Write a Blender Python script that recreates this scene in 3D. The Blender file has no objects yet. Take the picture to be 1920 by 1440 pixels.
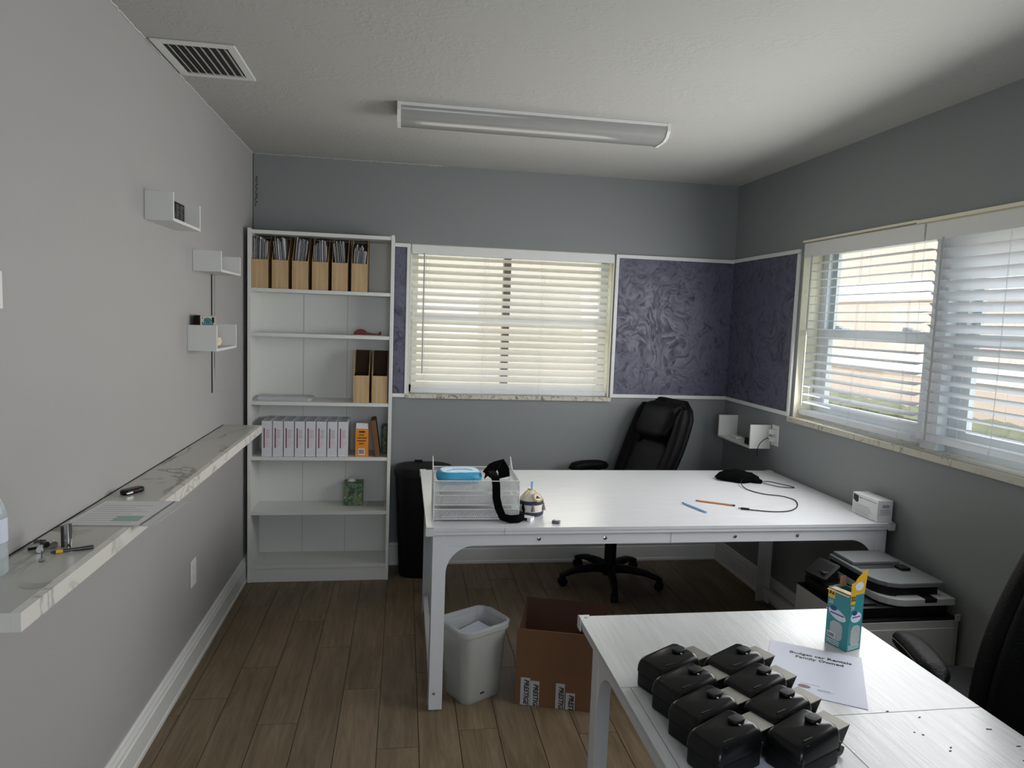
import bpy, bmesh, math, random
from mathutils import Matrix, Vector
random.seed(7)
C = bpy.context.scene.collection
PI = math.pi

def lin(c):
    c = c / 255.0
    return c / 12.92 if c <= 0.04045 else ((c + 0.055) / 1.055) ** 2.4
def rgb(r, g, b): return (lin(r), lin(g), lin(b), 1.0)

# ------------------------------------------------------------------ camera
W, H = 3.016, 2.477                 # right wall x, ceiling height; left wall x=0, back wall y=0
YR = -5.6                           # rear wall, behind the camera
cam_d = bpy.data.cameras.new('camera'); cam = bpy.data.objects.new('camera', cam_d); C.objects.link(cam)
cr = Vector((0.98773859, -0.15190988, 0.03599813)); cu = Vector((-0.02114972, 0.0982521, 0.99493679)); cf = Vector((0.15467762, 0.98349881, -0.09383454))
cam.matrix_world = Matrix(((cr.x, cu.x, -cf.x, 0.8877), (cr.y, cu.y, -cf.y, -4.347), (cr.z, cu.z, -cf.z, 1.5754), (0, 0, 0, 1)))
cam_d.sensor_width = 36; cam_d.lens = 1308.5 / 1920 * 36; cam_d.clip_start = 0.02
sc = bpy.context.scene
sc.camera = cam
# ------------------------------------------------------------------ light and exposure
sc.view_settings.view_transform = 'Standard'; sc.view_settings.look = 'None'
sc.view_settings.exposure = 0.0; sc.view_settings.gamma = 1.0; sc.view_settings.use_curve_mapping = False
sc.cycles.use_denoising = True
sc.cycles.max_bounces = 8; sc.cycles.diffuse_bounces = 4; sc.cycles.glossy_bounces = 3; sc.cycles.transparent_max_bounces = 16
sc.cycles.caustics_reflective = False; sc.cycles.caustics_refractive = False
sc.cycles.sample_clamp_indirect = 4.0
world = bpy.data.worlds.new('sky'); sc.world = world; world.use_nodes = True
bg = world.node_tree.nodes['Background']; bg.inputs[0].default_value = (0.86, 0.93, 1.0, 1); bg.inputs[1].default_value = 3.4
sun_d = bpy.data.lights.new('sun', 'SUN'); sun_d.energy = 2.2; sun_d.angle = 0.05; sun_d.color = (1.0, 0.96, 0.90)
sun = bpy.data.objects.new('sun', sun_d); C.objects.link(sun)
sun.rotation_euler = Vector((0.55, 0.45, -0.75)).to_track_quat('-Z', 'Y').to_euler()
def window_light(name, loc, direction, sx, sy, power, color, spread=PI):
    d = bpy.data.lights.new(name, 'AREA'); d.shape = 'RECTANGLE'; d.size = sx; d.size_y = sy; d.energy = power; d.color = color; d.spread = spread
    o = bpy.data.objects.new(name, d); C.objects.link(o); o.location = loc
    o.rotation_euler = Vector(direction).to_track_quat('-Z', 'Y').to_euler()
    o.visible_camera = False
    return o
# daylight entering by the side window, the back window and the window behind the camera
window_light('daylight_side_window', (W - 0.075, -1.95, 1.55), (-1, 0.06, -0.13), 2.2, 0.78, 32, (0.985, 0.99, 1.0), math.radians(170))
window_light('daylight_back_window', (1.56, -0.06, 1.55), (0, -1, -0.1), 1.20, 0.80, 4.5, (1.0, 0.95, 0.85), math.radians(140))
window_light('daylight_rear_window', (1.35, YR + 0.06, 1.5), (0, 1, 0), 1.2, 1.0, 19, (0.80, 0.88, 1.0))

# ------------------------------------------------------------------ materials
def mat(name, col, rough=0.5, metal=0.0, spec=0.5, noise=None, bump=None, coat=0.0):
    """noise=(scale, amount) varies the tone, bump=(scale, strength)"""
    m = bpy.data.materials.new(name); m.use_nodes = True
    nt = m.node_tree; b = nt.nodes['Principled BSDF']
    b.inputs['Base Color'].default_value = col; b.inputs['Roughness'].default_value = rough
    b.inputs['Metallic'].default_value = metal; b.inputs['Specular IOR Level'].default_value = spec
    b.inputs['Coat Weight'].default_value = coat
    tc = nt.nodes.new('ShaderNodeTexCoord')
    if noise is None: noise = (9.0, 0.05)
    n = nt.nodes.new('ShaderNodeTexNoise'); n.inputs['Scale'].default_value = noise[0]; n.inputs['Detail'].default_value = 5
    nt.links.new(tc.outputs['Object'], n.inputs['Vector'])
    mx = nt.nodes.new('ShaderNodeMix'); mx.data_type = 'RGBA'
    a = noise[1]
    mx.inputs['A'].default_value = tuple(min(1, c * (1 - a)) for c in col[:3]) + (1,)
    mx.inputs['B'].default_value = tuple(min(1, c * (1 + a)) for c in col[:3]) + (1,)
    nt.links.new(n.outputs['Fac'], mx.inputs['Factor']); nt.links.new(mx.outputs['Result'], b.inputs['Base Color'])
    if bump:
        n2 = nt.nodes.new('ShaderNodeTexNoise'); n2.inputs['Scale'].default_value = bump[0]; n2.inputs['Detail'].default_value = 4
        nt.links.new(tc.outputs['Object'], n2.inputs['Vector'])
        bp = nt.nodes.new('ShaderNodeBump'); bp.inputs['Strength'].default_value = bump[1]; bp.inputs['Distance'].default_value = 0.01
        nt.links.new(n2.outputs['Fac'], bp.inputs['Height']); nt.links.new(bp.outputs['Normal'], b.inputs['Normal'])
    return m

def ramp(nt, fac, stops):
    r = nt.nodes.new('ShaderNodeValToRGB'); e = r.color_ramp.elements
    e[0].position, e[0].color = stops[0]; e[1].position, e[1].color = stops[-1]
    for p, c in stops[1:-1]:
        x = e.new(p); x.color = c
    nt.links.new(fac, r.inputs[0]); return r.outputs[0]

def grain(name, c1, c2, scale=(18, 1.2, 18), rough=0.5, axis_map=None, spec=0.4, bumps=0.0, detail=8):
    m = bpy.data.materials.new(name); m.use_nodes = True; nt = m.node_tree; b = nt.nodes['Principled BSDF']
    tc = nt.nodes.new('ShaderNodeTexCoord'); mp = nt.nodes.new('ShaderNodeMapping'); mp.inputs['Scale'].default_value = scale
    nt.links.new(tc.outputs['Object'], mp.inputs['Vector'])
    n = nt.nodes.new('ShaderNodeTexNoise'); n.inputs['Scale'].default_value = 1; n.inputs['Detail'].default_value = detail; n.inputs['Distortion'].default_value = 0.6
    n.inputs['Roughness'].default_value = 0.65
    nt.links.new(mp.outputs['Vector'], n.inputs['Vector'])
    out = ramp(nt, n.outputs['Fac'], [(0.33, c1), (0.67, c2)])
    nt.links.new(out, b.inputs['Base Color']); b.inputs['Roughness'].default_value = rough; b.inputs['Specular IOR Level'].default_value = spec
    if bumps:
        bp = nt.nodes.new('ShaderNodeBump'); bp.inputs['Strength'].default_value = bumps; bp.inputs['Distance'].default_value = 0.004
        nt.links.new(n.outputs['Fac'], bp.inputs['Height']); nt.links.new(bp.outputs['Normal'], b.inputs['Normal'])
    return m

M = {}
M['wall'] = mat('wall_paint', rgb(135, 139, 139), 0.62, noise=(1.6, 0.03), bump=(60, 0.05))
M['wall_lit'] = mat('wall_paint_lit', rgb(171, 169, 167), 0.6, noise=(1.3, 0.05), bump=(60, 0.05))  # same wall paint, lightened to carry the stronger light on the left wall
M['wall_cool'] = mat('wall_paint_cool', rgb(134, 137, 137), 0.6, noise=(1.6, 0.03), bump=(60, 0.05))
M['trim'] = mat('white_trim', rgb(226, 226, 222), 0.4, noise=(20, 0.03))
M['white'] = mat('white_laminate', rgb(222, 222, 217), 0.38, noise=(6, 0.02))
M['desk_metal'] = mat('white_steel', rgb(215, 216, 218), 0.4, noise=(10, 0.03))
M['desk_top'] = grain('white_woodgrain', rgb(204, 206, 208), rgb(216, 217, 218), (5, 70, 20), 0.28, bumps=0.12, spec=0.5)
M['desk_top2'] = grain('white_woodgrain_across', rgb(192, 194, 194), rgb(208, 209, 208), (70, 5, 20), 0.28, bumps=0.2, spec=0.5)
M['cream'] = mat('cream_reveal', rgb(236, 230, 205), 0.5, noise=(5, 0.06))
M['black'] = mat('black_plastic', rgb(15, 15, 16), 0.5, spec=0.25, noise=(12, 0.1))
M['black_gloss'] = mat('black_gloss', rgb(12, 12, 13), 0.28, spec=0.3, noise=(12, 0.1))
M['leather'] = mat('black_leather', rgb(10, 10, 11), 0.5, spec=0.1, noise=(30, 0.15), bump=(160, 0.25))
M['mesh_dark'] = mat('dark_fabric', rgb(26, 26, 27), 0.9, noise=(80, 0.2), bump=(200, 0.3))
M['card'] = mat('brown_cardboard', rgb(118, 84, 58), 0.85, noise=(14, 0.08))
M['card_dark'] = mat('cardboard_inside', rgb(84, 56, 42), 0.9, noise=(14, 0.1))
M['oak'] = grain('pale_oak_card', rgb(176, 144, 103), rgb(205, 176, 134), (60, 60, 2.5), 0.6)
M['oak_in'] = mat('brown_lining', rgb(84, 62, 44), 0.8, noise=(20, 0.1))
M['paper'] = mat('paper_white', rgb(225, 225, 226), 0.7, noise=(40, 0.05))
M['paper_grey'] = mat('paper_grey', rgb(188, 188, 190), 0.7, noise=(40, 0.08))
M['paper_blue'] = mat('paper_bluewhite', rgb(214, 218, 232), 0.6, noise=(4, 0.03))
M['ream'] = mat('ream_wrapper', rgb(222, 222, 226), 0.32, noise=(60, 0.1))
M['red_dark'] = mat('dark_red', rgb(118, 20, 50), 0.5)
M['pink'] = mat('pink_print', rgb(222, 176, 186), 0.5)
M['ink'] = mat('black_ink', rgb(26, 26, 28), 0.6)
M['ink_grey'] = mat('grey_ink', rgb(120, 120, 124), 0.6)
M['orange'] = mat('orange_card', rgb(232, 142, 30), 0.45)
M['red'] = mat('red_plastic', rgb(108, 14, 22), 0.5)
M['teal'] = mat('teal_card', rgb(56, 138, 142), 0.4, noise=(8, 0.1))
M['yellow'] = mat('yellow_card', rgb(226, 176, 40), 0.45)
M['grey_photo'] = mat('pale_grey_print', rgb(172, 178, 176), 0.5, noise=(30, 0.15))
M['navy'] = mat('navy_ink', rgb(46, 66, 128), 0.5)
M['peach_card'] = mat('raw_card_peach', rgb(216, 186, 150), 0.7)
M['steel'] = mat('brushed_steel', rgb(128, 125, 117), 0.5, 0.6, noise=(60, 0.1))
M['chrome'] = mat('chrome', rgb(200, 200, 200), 0.18, 1.0)
M['gunmetal'] = mat('gunmetal', rgb(80, 80, 80), 0.35, 0.8)
M['grey_plastic'] = mat('grey_plastic', rgb(176, 177, 176), 0.45)
M['dgrey_plastic'] = mat('dark_grey_plastic', rgb(104, 107, 108), 0.5)
M['cab_side'] = mat('grey_cabinet', rgb(172, 172, 168), 0.5)
M['blue'] = mat('blue_pouch', rgb(58, 160, 200), 0.35, noise=(25, 0.2), bump=(20, 0.4))
M['blue_pale'] = mat('pale_blue_plastic', rgb(130, 178, 226), 0.35)
M['pencil'] = mat('orange_pencil', rgb(190, 122, 66), 0.5)
M['ivory'] = mat('ivory_leatherette', rgb(226, 220, 208), 0.42, noise=(30, 0.04))
M['gold'] = mat('gold_trim', rgb(206, 178, 96), 0.35, 0.3)
M['navy_band'] = mat('navy_woven_band', rgb(52, 56, 78), 0.8, noise=(260, 0.9))
M['tassel'] = mat('mauve_tassel', rgb(140, 116, 124), 0.8)
M['bag'] = mat('black_fabric', rgb(6, 6, 7), 0.95, spec=0.08, noise=(60, 0.3), bump=(60, 0.5))
M['soil_cream'] = mat('cream_ornament', rgb(226, 210, 178), 0.7, bump=(60, 0.4))
M['grass'] = mat('hedge_green', rgb(118, 120, 98), 0.9, noise=(3, 0.35), bump=(20, 0.8))
M['stucco'] = mat('peach_stucco', rgb(204, 183, 169), 0.9, noise=(3, 0.04), bump=(40, 0.3))
M['stucco_pale'] = mat('pale_stucco', rgb(192, 183, 172), 0.9, noise=(3, 0.04), bump=(40, 0.3))
M['stucco_white'] = mat('white_band', rgb(245, 244, 240), 0.8)
M['concrete'] = mat('pale_concrete', rgb(206, 198, 172), 0.9, noise=(2, 0.08))
M['road'] = mat('asphalt', rgb(158, 158, 160), 0.9, noise=(3, 0.08))
M['eave'] = mat('eave_paint', rgb(225, 222, 214), 0.8)
M['alu_dark'] = mat('bronze_frame', rgb(112, 100, 92), 0.4, 0.3)
M['alu'] = mat('white_alu_frame', rgb(226, 232, 236), 0.4)
M['caulk'] = mat('caulk', rgb(206, 206, 202), 0.7)
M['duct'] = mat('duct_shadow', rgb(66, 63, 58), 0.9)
M['crack'] = mat('dark_gap', rgb(30, 27, 24), 0.9)
M['dust_lid'] = mat('frosted_plastic', rgb(206, 208, 206), 0.4)

def marble(name, base, vein, scale, w0=0.47, w1=0.505, patches=0.3):
    m = bpy.data.materials.new(name); m.use_nodes = True; nt = m.node_tree; b = nt.nodes['Principled BSDF']
    tc = nt.nodes.new('ShaderNodeTexCoord'); mp = nt.nodes.new('ShaderNodeMapping'); mp.inputs['Scale'].default_value = scale
    mp.inputs['Rotation'].default_value = (0, 0, 0.5)
    nt.links.new(tc.outputs['Object'], mp.inputs['Vector'])
    n = nt.nodes.new('ShaderNodeTexNoise'); n.inputs['Scale'].default_value = 1; n.inputs['Detail'].default_value = 7; n.inputs['Distortion'].default_value = 1.2
    nt.links.new(mp.outputs['Vector'], n.inputs['Vector'])
    v = ramp(nt, n.outputs['Fac'], [(w0 - 0.02, (0, 0, 0, 1)), (w0 + 0.008, (1, 1, 1, 1)), (w1, (0, 0, 0, 1))])
    n2 = nt.nodes.new('ShaderNodeTexNoise'); n2.inputs['Scale'].default_value = 2.2
    nt.links.new(tc.outputs['Object'], n2.inputs['Vector'])
    gate = ramp(nt, n2.outputs['Fac'], [(0.38, (0, 0, 0, 1)), (0.52, (1, 1, 1, 1))])
    mm = nt.nodes.new('ShaderNodeMath'); mm.operation = 'MULTIPLY'; nt.links.new(v, mm.inputs[0]); nt.links.new(gate, mm.inputs[1])
    m3 = nt.nodes.new('ShaderNodeMath'); m3.operation = 'MULTIPLY'; m3.inputs[1].default_value = patches; nt.links.new(mm.outputs[0], m3.inputs[0])
    mx = nt.nodes.new('ShaderNodeMix'); mx.data_type = 'RGBA'; mx.inputs['A'].default_value = base; mx.inputs['B'].default_value = vein
    nt.links.new(m3.outputs[0], mx.inputs['Factor']); nt.links.new(mx.outputs['Result'], b.inputs['Base Color'])
    b.inputs['Roughness'].default_value = 0.3
    return m
M['marble'] = marble('ledge_marble', rgb(192, 191, 184), rgb(110, 108, 100), (4.2, 2.2, 3), patches=1.0)
M['marble_edge'] = marble('ledge_marble_edge', rgb(228, 225, 216), rgb(120, 116, 106), (5, 5, 5), patches=0.5)
M['sill'] = marble('sill_marble', rgb(204, 198, 182), rgb(96, 84, 64), (14, 14, 10), patches=1.0)

def plaster():
    m = bpy.data.materials.new('purple_plaster'); m.use_nodes = True; nt = m.node_tree; b = nt.nodes['Principled BSDF']
    tc = nt.nodes.new('ShaderNodeTexCoord')
    n0 = nt.nodes.new('ShaderNodeTexNoise'); n0.inputs['Scale'].default_value = 3.2; n0.inputs['Detail'].default_value = 2
    nt.links.new(tc.outputs['Object'], n0.inputs['Vector'])
    mxv = nt.nodes.new('ShaderNodeMix'); mxv.data_type = 'RGBA'; mxv.blend_type = 'LINEAR_LIGHT'; mxv.inputs['Factor'].default_value = 0.28
    nt.links.new(tc.outputs['Object'], mxv.inputs['A']); nt.links.new(n0.outputs['Color'], mxv.inputs['B'])
    mp = nt.nodes.new('ShaderNodeMapping'); mp.inputs['Scale'].default_value = (20, 20, 11); mp.inputs['Rotation'].default_value = (0.4, 0.5, 0)
    nt.links.new(mxv.outputs['Result'], mp.inputs['Vector'])
    n = nt.nodes.new('ShaderNodeTexNoise'); n.inputs['Scale'].default_value = 1.0; n.inputs['Detail'].default_value = 6; n.inputs['Distortion'].default_value = 1.3
    nt.links.new(mp.outputs['Vector'], n.inputs['Vector'])
    col = ramp(nt, n.outputs['Fac'], [(0.30, rgb(50, 49, 62)), (0.42, rgb(80, 79, 97)), (0.58, rgb(92, 91, 110)), (0.72, rgb(72, 71, 88))])
    nt.links.new(col, b.inputs['Base Color'])
    rr = ramp(nt, n.outputs['Fac'], [(0.4, (0.62, 0.62, 0.62, 1)), (0.6, (0.36, 0.36, 0.36, 1))]); nt.links.new(rr, b.inputs['Roughness'])
    bp = nt.nodes.new('ShaderNodeBump'); bp.inputs['Strength'].default_value = 0.35; bp.inputs['Distance'].default_value = 0.006
    nt.links.new(n.outputs['Fac'], bp.inputs['Height']); nt.links.new(bp.outputs['Normal'], b.inputs['Normal'])
    return m
M['plaster'] = plaster()

def ceiling_mat():
    m = bpy.data.materials.new('ceiling_texture'); m.use_nodes = True; nt = m.node_tree; b = nt.nodes['Principled BSDF']
    b.inputs['Base Color'].default_value = rgb(183, 182, 177); b.inputs['Roughness'].default_value = 0.85
    tc = nt.nodes.new('ShaderNodeTexCoord')
    n = nt.nodes.new('ShaderNodeTexNoise'); n.inputs['Scale'].default_value = 42; n.inputs['Detail'].default_value = 5; n.inputs['Distortion'].default_value = 0.7
    n2 = nt.nodes.new('ShaderNodeTexNoise'); n2.inputs['Scale'].default_value = 5
    nt.links.new(tc.outputs['Object'], n.inputs['Vector']); nt.links.new(tc.outputs['Object'], n2.inputs['Vector'])
    r = ramp(nt, n.outputs['Fac'], [(0.46, (0, 0, 0, 1)), (0.56, (1, 1, 1, 1))]); g = ramp(nt, n2.outputs['Fac'], [(0.42, (0.08, 0.08, 0.08, 1)), (0.62, (1, 1, 1, 1))])
    mm = nt.nodes.new('ShaderNodeMath'); mm.operation = 'MULTIPLY'; nt.links.new(r, mm.inputs[0]); nt.links.new(g, mm.inputs[1])
    bp = nt.nodes.new('ShaderNodeBump'); bp.inputs['Strength'].default_value = 0.3; bp.inputs['Distance'].default_value = 0.004
    nt.links.new(mm.outputs[0], bp.inputs['Height']); nt.links.new(bp.outputs['Normal'], b.inputs['Normal'])
    return m
M['ceiling'] = ceiling_mat()

def floor_mat():
    m = bpy.data.materials.new('wood_plank_tile'); m.use_nodes = True; nt = m.node_tree; b = nt.nodes['Principled BSDF']
    tc = nt.nodes.new('ShaderNodeTexCoord'); at = nt.nodes.new('ShaderNodeAttribute'); at.attribute_name = 'tone'
    ad = nt.nodes.new('ShaderNodeVectorMath'); ad.operation = 'MULTIPLY_ADD'
    ad.inputs[1].default_value = (1, 1, 1)
    sc_ = nt.nodes.new('ShaderNodeVectorMath'); sc_.operation = 'SCALE'; sc_.inputs['Scale'].default_value = 9.0
    nt.links.new(at.outputs['Color'], sc_.inputs[0])
    nt.links.new(tc.outputs['Object'], ad.inputs[0]); nt.links.new(sc_.outputs[0], ad.inputs[2])
    mp = nt.nodes.new('ShaderNodeMapping'); mp.inputs['Scale'].default_value = (30, 2.6, 10)
    nt.links.new(ad.outputs[0], mp.inputs['Vector'])
    n = nt.nodes.new('ShaderNodeTexNoise'); n.inputs['Scale'].default_value = 1; n.inputs['Detail'].default_value = 9; n.inputs['Distortion'].default_value = 0.9; n.inputs['Roughness'].default_value = 0.7
    nt.links.new(mp.outputs['Vector'], n.inputs['Vector'])
    col = ramp(nt, n.outputs['Fac'], [(0.28, rgb(96, 82, 63)), (0.5, rgb(120, 104, 82)), (0.72, rgb(140, 124, 100))])
    mp2 = nt.nodes.new('ShaderNodeMapping'); mp2.inputs['Scale'].default_value = (7, 2.0, 7); nt.links.new(ad.outputs[0], mp2.inputs['Vector'])
    n3 = nt.nodes.new('ShaderNodeTexNoise'); n3.inputs['Scale'].default_value = 1; n3.inputs['Detail'].default_value = 3; nt.links.new(mp2.outputs['Vector'], n3.inputs['Vector'])
    blot = ramp(nt, n3.outputs['Fac'], [(0.3, (0.78, 0.77, 0.74, 1)), (0.6, (1, 1, 1, 1))])
    m1 = nt.nodes.new('ShaderNodeMix'); m1.data_type = 'RGBA'; m1.blend_type = 'MULTIPLY'; m1.inputs['Factor'].default_value = 1
    nt.links.new(col, m1.inputs['A']); nt.links.new(blot, m1.inputs['B'])
    tone = nt.nodes.new('ShaderNodeSeparateColor'); nt.links.new(at.outputs['Color'], tone.inputs[0])
    mr = nt.nodes.new('ShaderNodeMapRange'); mr.inputs['To Min'].default_value = 0.9; mr.inputs['To Max'].default_value = 1.08; nt.links.new(tone.outputs[0], mr.inputs['Value'])
    m2 = nt.nodes.new('ShaderNodeVectorMath'); m2.operation = 'SCALE'; nt.links.new(m1.outputs['Result'], m2.inputs[0]); nt.links.new(mr.outputs[0], m2.inputs['Scale'])
    nt.links.new(m2.outputs[0], b.inputs['Base Color']); b.inputs['Roughness'].default_value = 0.5; b.inputs['Specular IOR Level'].default_value = 0.35
    bp = nt.nodes.new('ShaderNodeBump'); bp.inputs['Strength'].default_value = 0.15; bp.inputs['Distance'].default_value = 0.004
    nt.links.new(n.outputs['Fac'], bp.inputs['Height']); nt.links.new(bp.outputs['Normal'], b.inputs['Normal'])
    return m
M['floor'] = floor_mat()
M['grout'] = mat('dark_grout', rgb(58, 48, 38), 0.9)

def translucent(name, col, t=0.35, rough=0.45, alpha=0.0):
    m = bpy.data.materials.new(name); m.use_nodes = True; nt = m.node_tree; b = nt.nodes['Principled BSDF']
    b.inputs['Base Color'].default_value = col; b.inputs['Roughness'].default_value = rough
    n = nt.nodes.new('ShaderNodeTexNoise'); n.inputs['Scale'].default_value = 12
    mx0 = nt.nodes.new('ShaderNodeMix'); mx0.data_type = 'RGBA'; mx0.inputs['A'].default_value = col; mx0.inputs['B'].default_value = tuple(c * 0.95 for c in col[:3]) + (1,)
    nt.links.new(n.outputs['Fac'], mx0.inputs['Factor']); nt.links.new(mx0.outputs['Result'], b.inputs['Base Color'])
    tr = nt.nodes.new('ShaderNodeBsdfTranslucent'); tr.inputs[0].default_value = col
    mx = nt.nodes.new('ShaderNodeMixShader'); mx.inputs[0].default_value = t
    nt.links.new(b.outputs[0], mx.inputs[1]); nt.links.new(tr.outputs[0], mx.inputs[2])
    out = nt.nodes['Material Output']; last = mx.outputs[0]
    if alpha:
        tp = nt.nodes.new('ShaderNodeBsdfTransparent'); m2 = nt.nodes.new('ShaderNodeMixShader'); m2.inputs[0].default_value = alpha
        nt.links.new(last, m2.inputs[1]); nt.links.new(tp.outputs[0], m2.inputs[2]); last = m2.outputs[0]
    nt.links.new(last, out.inputs['Surface'])
    return m
M['slat'] = translucent('blind_slat', rgb(246, 247, 249), 0.62)
M['slat_warm'] = translucent('blind_slat_cream', rgb(252, 250, 246), 0.65)
M['liner'] = translucent('bin_liner', rgb(225, 228, 232), 0.3, 0.25, alpha=0.35)
M['bin'] = translucent('translucent_bin', rgb(214, 215, 208), 0.4, 0.4, alpha=0.22)
M['bottle'] = translucent('clear_bottle', rgb(225, 235, 240), 0.2, 0.1, alpha=0.6)
M['sleeve'] = translucent('plastic_sleeve', rgb(222, 222, 220), 0.1, 0.2, alpha=0.4)
M['lens'] = translucent('fixture_lens', rgb(186, 186, 182), 0.3, 0.16)

def glass():
    m = bpy.data.materials.new('window_glass'); m.use_nodes = True; nt = m.node_tree
    for n in list(nt.nodes):
        if n.type == 'BSDF_PRINCIPLED': nt.nodes.remove(n)
    t = nt.nodes.new('ShaderNodeBsdfTransparent'); t.inputs[0].default_value = (0.93, 0.95, 0.95, 1)
    g = nt.nodes.new('ShaderNodeBsdfGlossy'); g.inputs['Roughness'].default_value = 0.03
    mx = nt.nodes.new('ShaderNodeMixShader'); mx.inputs[0].default_value = 0.05
    nt.links.new(t.outputs[0], mx.inputs[1]); nt.links.new(g.outputs[0], mx.inputs[2]); nt.links.new(mx.outputs[0], nt.nodes['Material Output'].inputs['Surface'])
    return m
M['glass'] = glass()

def wire_mesh():
    m = bpy.data.materials.new('wire_mesh'); m.use_nodes = True; nt = m.node_tree; b = nt.nodes['Principled BSDF']
    b.inputs['Base Color'].default_value = rgb(206, 208, 206); b.inputs['Roughness'].default_value = 0.4
    tc = nt.nodes.new('ShaderNodeTexCoord'); mp = nt.nodes.new('ShaderNodeMapping'); mp.inputs['Rotation'].default_value = (0.785, 0.6, 0.785); mp.inputs['Scale'].default_value = (230, 230, 230)
    nt.links.new(tc.outputs['Object'], mp.inputs['Vector'])
    sp = nt.nodes.new('ShaderNodeSeparateXYZ'); nt.links.new(mp.outputs[0], sp.inputs[0])
    outs = []
    for i in range(2):
        f = nt.nodes.new('ShaderNodeMath'); f.operation = 'FRACT'; nt.links.new(sp.outputs[i], f.inputs[0])
        g = nt.nodes.new('ShaderNodeMath'); g.operation = 'LESS_THAN'; g.inputs[1].default_value = 0.20; nt.links.new(f.outputs[0], g.inputs[0]); outs.append(g)
    mxm = nt.nodes.new('ShaderNodeMath'); mxm.operation = 'MAXIMUM'; nt.links.new(outs[0].outputs[0], mxm.inputs[0]); nt.links.new(outs[1].outputs[0], mxm.inputs[1])
    t = nt.nodes.new('ShaderNodeBsdfTransparent'); mx = nt.nodes.new('ShaderNodeMixShader')
    nt.links.new(mxm.outputs[0], mx.inputs[0]); nt.links.new(t.outputs[0], mx.inputs[1]); nt.links.new(b.outputs[0], mx.inputs[2])
    nt.links.new(mx.outputs[0], nt.nodes['Material Output'].inputs['Surface'])
    return m
M['wire'] = wire_mesh()

def camo():
    m = bpy.data.materials.new('printed_tissue_box'); m.use_nodes = True; nt = m.node_tree; b = nt.nodes['Principled BSDF']
    tc = nt.nodes.new('ShaderNodeTexCoord'); n = nt.nodes.new('ShaderNodeTexNoise'); n.inputs['Scale'].default_value = 28; n.inputs['Detail'].default_value = 3; n.inputs['Distortion'].default_value = 1.5
    nt.links.new(tc.outputs['Object'], n.inputs['Vector'])
    o = ramp(nt, n.outputs['Fac'], [(0.3, rgb(60, 70, 62)), (0.42, rgb(78, 96, 66)), (0.5, rgb(82, 142, 120)), (0.56, rgb(150, 144, 82)), (0.62, rgb(96, 84, 84)), (0.7, rgb(190, 190, 160))])
    nt.links.new(o, b.inputs['Base Color']); b.inputs['Roughness'].default_value = 0.5
    return m
M['camo'] = camo()

# ------------------------------------------------------------------ mesh builder
def rrect(w, h, r, n=4):
    pts = []
    r = min(r, w / 2 - 1e-5, h / 2 - 1e-5)
    for cx, cy, a0 in ((w/2 - r, h/2 - r, 0), (-w/2 + r, h/2 - r, 90), (-w/2 + r, -h/2 + r, 180), (w/2 - r, -h/2 + r, 270)):
        for k in range(n + 1):
            a = math.radians(a0 + 90 * k / n); pts.append((cx + r * math.cos(a), cy + r * math.sin(a)))
    return pts

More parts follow.
